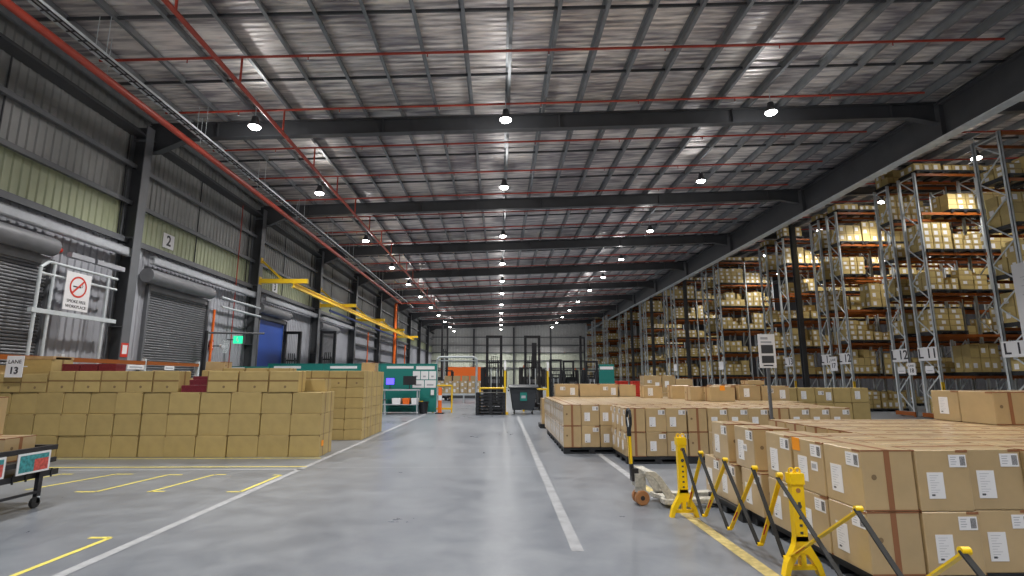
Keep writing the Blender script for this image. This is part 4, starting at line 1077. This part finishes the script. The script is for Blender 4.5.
t = thing('bollard', (-2.86, 25.6, 0), 0, 'orange safety bollard with white band beside the teal partition', 'bollard')
b = MB(); b.lathe([(.10, 0), (.09, .4), (.09, 1.15), (.07, 1.22)], (0, 0, 0), M_obr, 16); b.build('post', t); b = MB(); b.lathe([(.094, .62), (.094, .85)], (0, 0, 0), M_paper, 16); b.build('band', t); b = MB(); b.box(-.2, .2, -.2, .2, 0, .04, M_blackp); b.build('base', t)
t = thing('hoop_barrier', (-2.85, 26.2, 0), 0, 'yellow steel hoop barrier behind the orange bollard', 'barrier')
b = MB(); b.path([(-.4, 0, 0), (-.4, 0, 1.3), (.5, 0, 1.3), (.5, 0, 0)], .04, M_ysteel); b.build('hoop', t); b = MB(); b.box(-.4, .5, -.03, .03, .15, .24, M_ysteel); b.build('rail', t)

# goal post frame, conveyor, orange panel beyond
t = thing('goal_frame', (0, 29.5, 0), 0, 'grey tubular portal frame left of the reach trucks', 'frame')
b = MB(); b.path([(-3.5, 0, 0), (-3.5, 0, 2.7), (-3.35, 0, 2.82), (-1.45, 0, 2.82), (-1.3, 0, 2.7), (-1.3, 0, 0)], .06, M_galv); b.build('hoop', t)
b = MB(); b.tube((-3.5, 0, 2.62), (-1.3, 0, 2.62), .03, M_galv); b.build('rail', t)
b = MB(); b.box(-4.5, -1.0, 0, .08, 1.4, 2.6, M_obr); b.box(-4.5, -1.0, 0, .08, 0, 1.4, M_steel); b.build('orange_screen', None, (0, 45, 0), label='bright orange screen panel standing far behind the portal frame', cat='screen')
t = thing('roller_conveyor', (0, 37, 0), 0, 'grey roller conveyor carrying cartons behind the portal frame', 'conveyor')
b = MB(); b.box(-4.4, -.6, -.35, -.3, .5, .62, M_galv); b.box(-4.4, -.6, .3, .35, .5, .62, M_galv); b.build('side_frame', t)
b = MB()
for k in range(24): b.tube((-4.3+k*.16, -.3, .6), (-4.3+k*.16, .3, .6), .03, M_galv, 8)
b.build('rollers', t)
for x in (-4.2, -2.5, -.8): b = MB(); b.box(x-.03, x+.03, -.33, .33, 0, .5, M_galv); b.build('leg', t)
k = 0
for lay in range(2):
    for c in range(7):
        carton(.5, .45, .42, (-4.1+c*.53, 37, .635+lay*.424), 0, 'kraft', True, 'kraft carton on the far conveyor, %s layer, %s from left' % (['lower', 'upper'][lay], ORD[c]), 'cartons on the conveyor')
for c in range(4):
    carton(.48, .4, .34, (-3.6+c*.6, 37, .635+2*.424), 0, 'kraft', False, 'kraft carton topmost on the far conveyor, %s from left' % ORD[c], 'cartons on the conveyor')
# worker in lime vest far behind: only a lime vest blob is visible above the conveyor
# ------------------------------------------------------------------ trucks
M_bin = mat('bin_plastic', (.035, .04, .048, 1), .4)
def reach_truck(x, y, rz, H, label, teal=False, inner=False, col=M_blacks, wide=.75):
    t = thing('reach_truck', (x, y, 0), rz, label, 'forklift', 'forklift trucks')
    w = wide/2
    for s in (-1, 1):
        b = MB(); b.box(s*w-.07, s*w+.07, -.10, .08, .05, H, M_blacks); b.build('mast_rail', t)
    b = MB(); b.box(-w, w, -.06, .04, H-.14, H, M_blacks); b.box(-w, w, .0, .06, H*.62, H*.62+.08, M_blacks); b.box(-w, w, 0, .06, .9, .98, M_blacks); b.build('mast_crossbar', t)
    for s in (-1, 1):
        b = MB(); b.box(s*(w-.13)-.035, s*(w-.13)+.035, -.16, -.10, .3, H*.66, M_steel); b.build('inner_mast', t)
        b = MB(); b.tube((s*(w-.22), -.12, .4), (s*(w-.22), -.12, H*.55), .03, M_galv, 8); b.build('lift_cylinder', t)
    b = MB(); b.box(-w+.05, w-.05, -.24, -.17, .55, .65, M_steel); b.box(-w+.05, w-.05, -.24, -.17, 1.05, 1.12, M_steel)
    for s in (-.25, 0, .25): b.box(s-.02, s+.02, -.22, -.18, .6, 1.6, M_steel)
    b.build('carriage', t)
    for s in (-.25, .25):
        b = MB(); b.box(s-.05, s+.05, -.28, -.24, .35, 1.1, M_steel); b.box(s-.05, s+.05, -1.1, -.24, .33, .37, M_steel); b.build('fork', t)
    b = MB(); b.box(-.58, .58, .2, 1.35, .18, 1.15, col); b.prism([(.2, 1.15), (1.35, 1.15), (1.25, 1.4), (.5, 1.35)], 'x', -.56, .1, M_blacks)
    b.build('body', t, bevel=.03)
    b = MB(); b.box(-.2, .3, .7, 1.0, 1.15, 1.25, M_blackp); b.box(-.2, .3, 1.0, 1.1, 1.2, 1.7, M_blackp); b.build('seat', t, bevel=.02)
    b = MB()
    for sx, yy in ((-.54, .25), (.54, .25), (-.54, 1.3), (.54, 1.3)): b.bar((sx, yy, 1.1), (sx*.93, yy*.95+.03, 2.2), .05, .05, M_blacks)
    b.box(-.55, .55, .22, 1.3, 2.18, 2.24, M_blacks); 
    for k in range(5): b.box(-.5+.25*k-.02, -.5+.25*k+.02, .22, 1.3, 2.24, 2.27, M_blacks)
    b.build('overhead_guard', t)
    b = MB()
    for sx in (-.16, -.05, .07, .19): b.path([(sx, -.02, .6), (sx*1.2, -.05, 1.6), (sx*.8, -.02, H*.72)], .02, M_rubber, 6)
    b.build('hoses', t)
    b = MB(); b.box(-.72, -.50, .05, .5, 1.0, 2.25, M_blacks); b.build('side_cowl', t, bevel=.02)
    b = MB(); b.box(.50, .70, .05, .5, 1.2, 2.15, M_blacks); b.build('side_cowl', t, bevel=.02)
    b = MB(); b.box(-.5, .5, .1, .18, 1.3, 1.75, M_bin); b.box(-.3, .3, .09, .1, 1.4, 1.6, M_print); b.build('dash_panel', t)
    for s in (-.5, .5):
        b = MB(); b.box(s-.07, s+.07, -.95, .2, .06, .22, col if teal else M_blacks); b.build('leg_arm', t)
        b = MB(); b.lathe([(.11, -.04), (.12, -.03), (.12, .03), (.11, .04)], (s, -.8, .12), M_wheel, 16, 'x'); b.build('load_wheel', t)
    b = MB(); b.lathe([(.16, -.05), (.17, -.04), (.17, .04), (.16, .05)], (0, 1.15, .17), M_rubber, 16, 'x'); b.build('drive_wheel', t)
    b = MB(); b.lathe([(.04, 0), (.04, .1)], (-.4, 1.0, 2.27), M_obr, 10); b.lathe([(.05, 0), (.05, .06)], (w-.05, -.25, H*.55), M_signred, 10, 'z') if False else None; b.build('beacon', t)
    return t
M_tb = mat('truck_body_teal', (.015, .16, .15, 1), .4)
reach_truck(-.32, 28.6, 0, 3.95, 'black reach truck with tall open mast behind the stack of black pallets')
reach_truck(1.75, 28.6, 0, 3.95, 'black reach truck with tall mast behind the dark wheelie bin')
reach_truck(-10.75, 27.4, 0, 4.05, 'black truck mast showing above the teal partition, nearer the blue doorway')
reach_truck(-9.75, 30.0, 0, 4.3, 'black truck mast showing above the teal partition, further right')
reach_truck(-4.2, 36.0+4, 0, 5.8, 'tall dark mast far beyond the teal partition', wide=.4)
b = MB(); b.box(-.14, .14, -.1, .1, 0, 3.7, M_blacks); b.box(-.3, .3, -.3, .3, 0, .1, M_blacks); b.build('extra_mast', None, (2.0, 30.8, 0), label='dark solid mast column inside the frame of the right reach truck', cat='forklift mast')
for i, (x, y, H, c) in enumerate(((4.0, 38, 3.0, M_tb), (5.25, 40.5, 3.0, M_blacks), (6.6, 38, 2.9, M_blacks), (8.1, 42, 2.6, M_obr))):
    reach_truck(x, y, PI if i % 2 else 0, H, '%s truck parked beyond the middle cartons, %s from the left' % (['teal based', 'black', 'black', 'orange based'][i], ORD[i]), True, col=c)
b = MB(); b.box(-.12, .12, -.12, .12, 0, 6.3, M_blacks); b.box(.35, .5, -.1, .1, 0, 6.1, M_blacks); b.box(-.12, .5, -.1, .1, 6.0, 6.1, M_blacks); b.box(-.3, .7, -.3, .3, 0, .15, M_blacks)
b.build('order_picker_mast', None, (8.9, 58, 0), label='very tall dark twin mast standing just left of the far racks', cat='forklift mast')
# yellow guard posts and hoops
for x, y, lb in ((.24, 24.9, 'slim yellow guard post between the pallet stack and the dark bin'), (2.42, 26.8, 'slim yellow guard post right of the dark bin')):
    t = thing('guard_post', (x, y, 0), 0, lb, 'post', 'yellow guard posts')
    b = MB(); b.lathe([(.05, 0), (.05, 2.0)], (0, 0, .02), M_ysteel, 12); b.box(-.15, .15, -.12, .12, 0, .12, M_ysteel); b.build('post', t)
    b = MB(); b.lathe([(.056, 0), (.056, .42), (.03, .46)], (0, 0, 2.02), M_paper, 12); b.build('white_cap', t)
t = thing('guard_hoop', (-.35, 25.6, 0), 0, 'low yellow guard hoop behind the stack of black pallets', 'guard')
b = MB(); b.path([(-.6, 0, 0), (-.6, 0, 1.18), (.55, 0, 1.18), (.55, 0, 0)], .045, M_ysteel); b.build('hoop', t)
t = thing('guard_hoop', (1.9, 27.1, 0), 0, 'low yellow guard hoop behind the dark wheelie bin', 'guard')
b = MB(); b.path([(-.7, 0, 0), (-.7, 0, 1.1), (.5, 0, 1.1), (.5, 0, 0)], .045, M_ysteel); b.build('hoop', t)
# stack of pallets
for k in range(7):
    pallet(-.42, 25.05, k*.143, 1.38, 1.0, 'black plastic pallet in the stack before the left reach truck, %s from floor' % ORD[k], 'stack of black pallets')
# wheelie bin
t = thing('wheelie_bin', (1.1, 25.3, 0), 0, 'large dark grey wheelie bin with teal notice in the aisle', 'bin')
b = MB(); w0, w1 = .50, .64
vs = [(-w0, -.36, .2), (w0, -.36, .2), (w0, .36, .2), (-w0, .36, .2), (-w1, -.5, 1.18), (w1, -.5, 1.18), (w1, .5, 1.18), (-w1, .5, 1.18)]
b.add(vs, [(0, 3, 2, 1), (4, 5, 6, 7), (0, 1, 5, 4), (1, 2, 6, 5), (2, 3, 7, 6), (3, 0, 4, 7)], M_bin); b.build('body', t, bevel=.03)
b = MB(); b.prism([(-.56, 1.18), (.56, 1.18), (.54, 1.26), (.1, 1.36), (-.4, 1.32), (-.56, 1.26)], 'x', -.70, .70, M_bin); b.build('lid', t, bevel=.02)
b = MB(); b.box(-.72, -.66, -.3, .3, 1.05, 1.12, M_bin); b.box(.66, .72, -.3, .3, 1.05, 1.12, M_bin); b.build('side_handle', t)
b = MB(); b.box(-.16, .16, -.475, -.455, .62, 1.08, M_teal); b.box(-.10, .10, -.478, -.475, .74, .86, M_print); o = b.build('notice', t); o.rotation_euler = (0, 0, 0)
for x in (-.42, .42):
    for y in (-.28, .28):
        b = MB(); b.lathe([(.09, -.025), (.1, -.02), (.1, .02), (.09, .025)], (x, y, .1), M_rubber, 16, 'x'); b.box(x-.04, x+.04, y-.04, y+.04, .12, .2, M_galv); b.build('castor', t)
# teal board and red crates beyond middle block
t = thing('teal_board', (0, 33, 0), 0, 'teal free standing board with white header before the far racks', 'board')
b = MB(); b.box(6.2, 7.15, 0, .06, .3, 2.52, M_teal); b.build('panel', t); b = MB(); b.box(6.25, 7.1, -.01, 0, 2.2, 2.38, M_paper); b.build('header', t)
for x in (6.25, 7.1): b = MB(); b.box(x-.03, x+.03, -.25, .3, 0, .3, M_steel); b.build('foot', t)
for i, (x, z, w) in enumerate(((7.4, .0, 1.2), (7.9, 0, .9), (7.55, .75, .8), (8.2, .75, .8))):
    b = MB(); b.prism([(-w*.32, 0), (w*.32, 0), (w*.35, .72), (-w*.35, .72)], 'y', -.35, .35, M_signred); b.box(-w*.37, w*.37, -.38, .38, .68, .74, M_signred)
    b.build('red_crate', None, (6.9+i*.85 if i < 2 else 6.9+(i-2)*.85, 30-2*0, z+.01 if z else 0), label='red plastic crate beyond the middle cartons, %s %s' % (['lower', 'lower', 'upper', 'upper'][i], ['left', 'right', 'left', 'right'][i]), cat='crate', group='red crates')
HID.build('stacked_cartons', label='kraft cartons of the far rows and lower layers inside the right hand blocks', cat='cartons', kind='stuff')
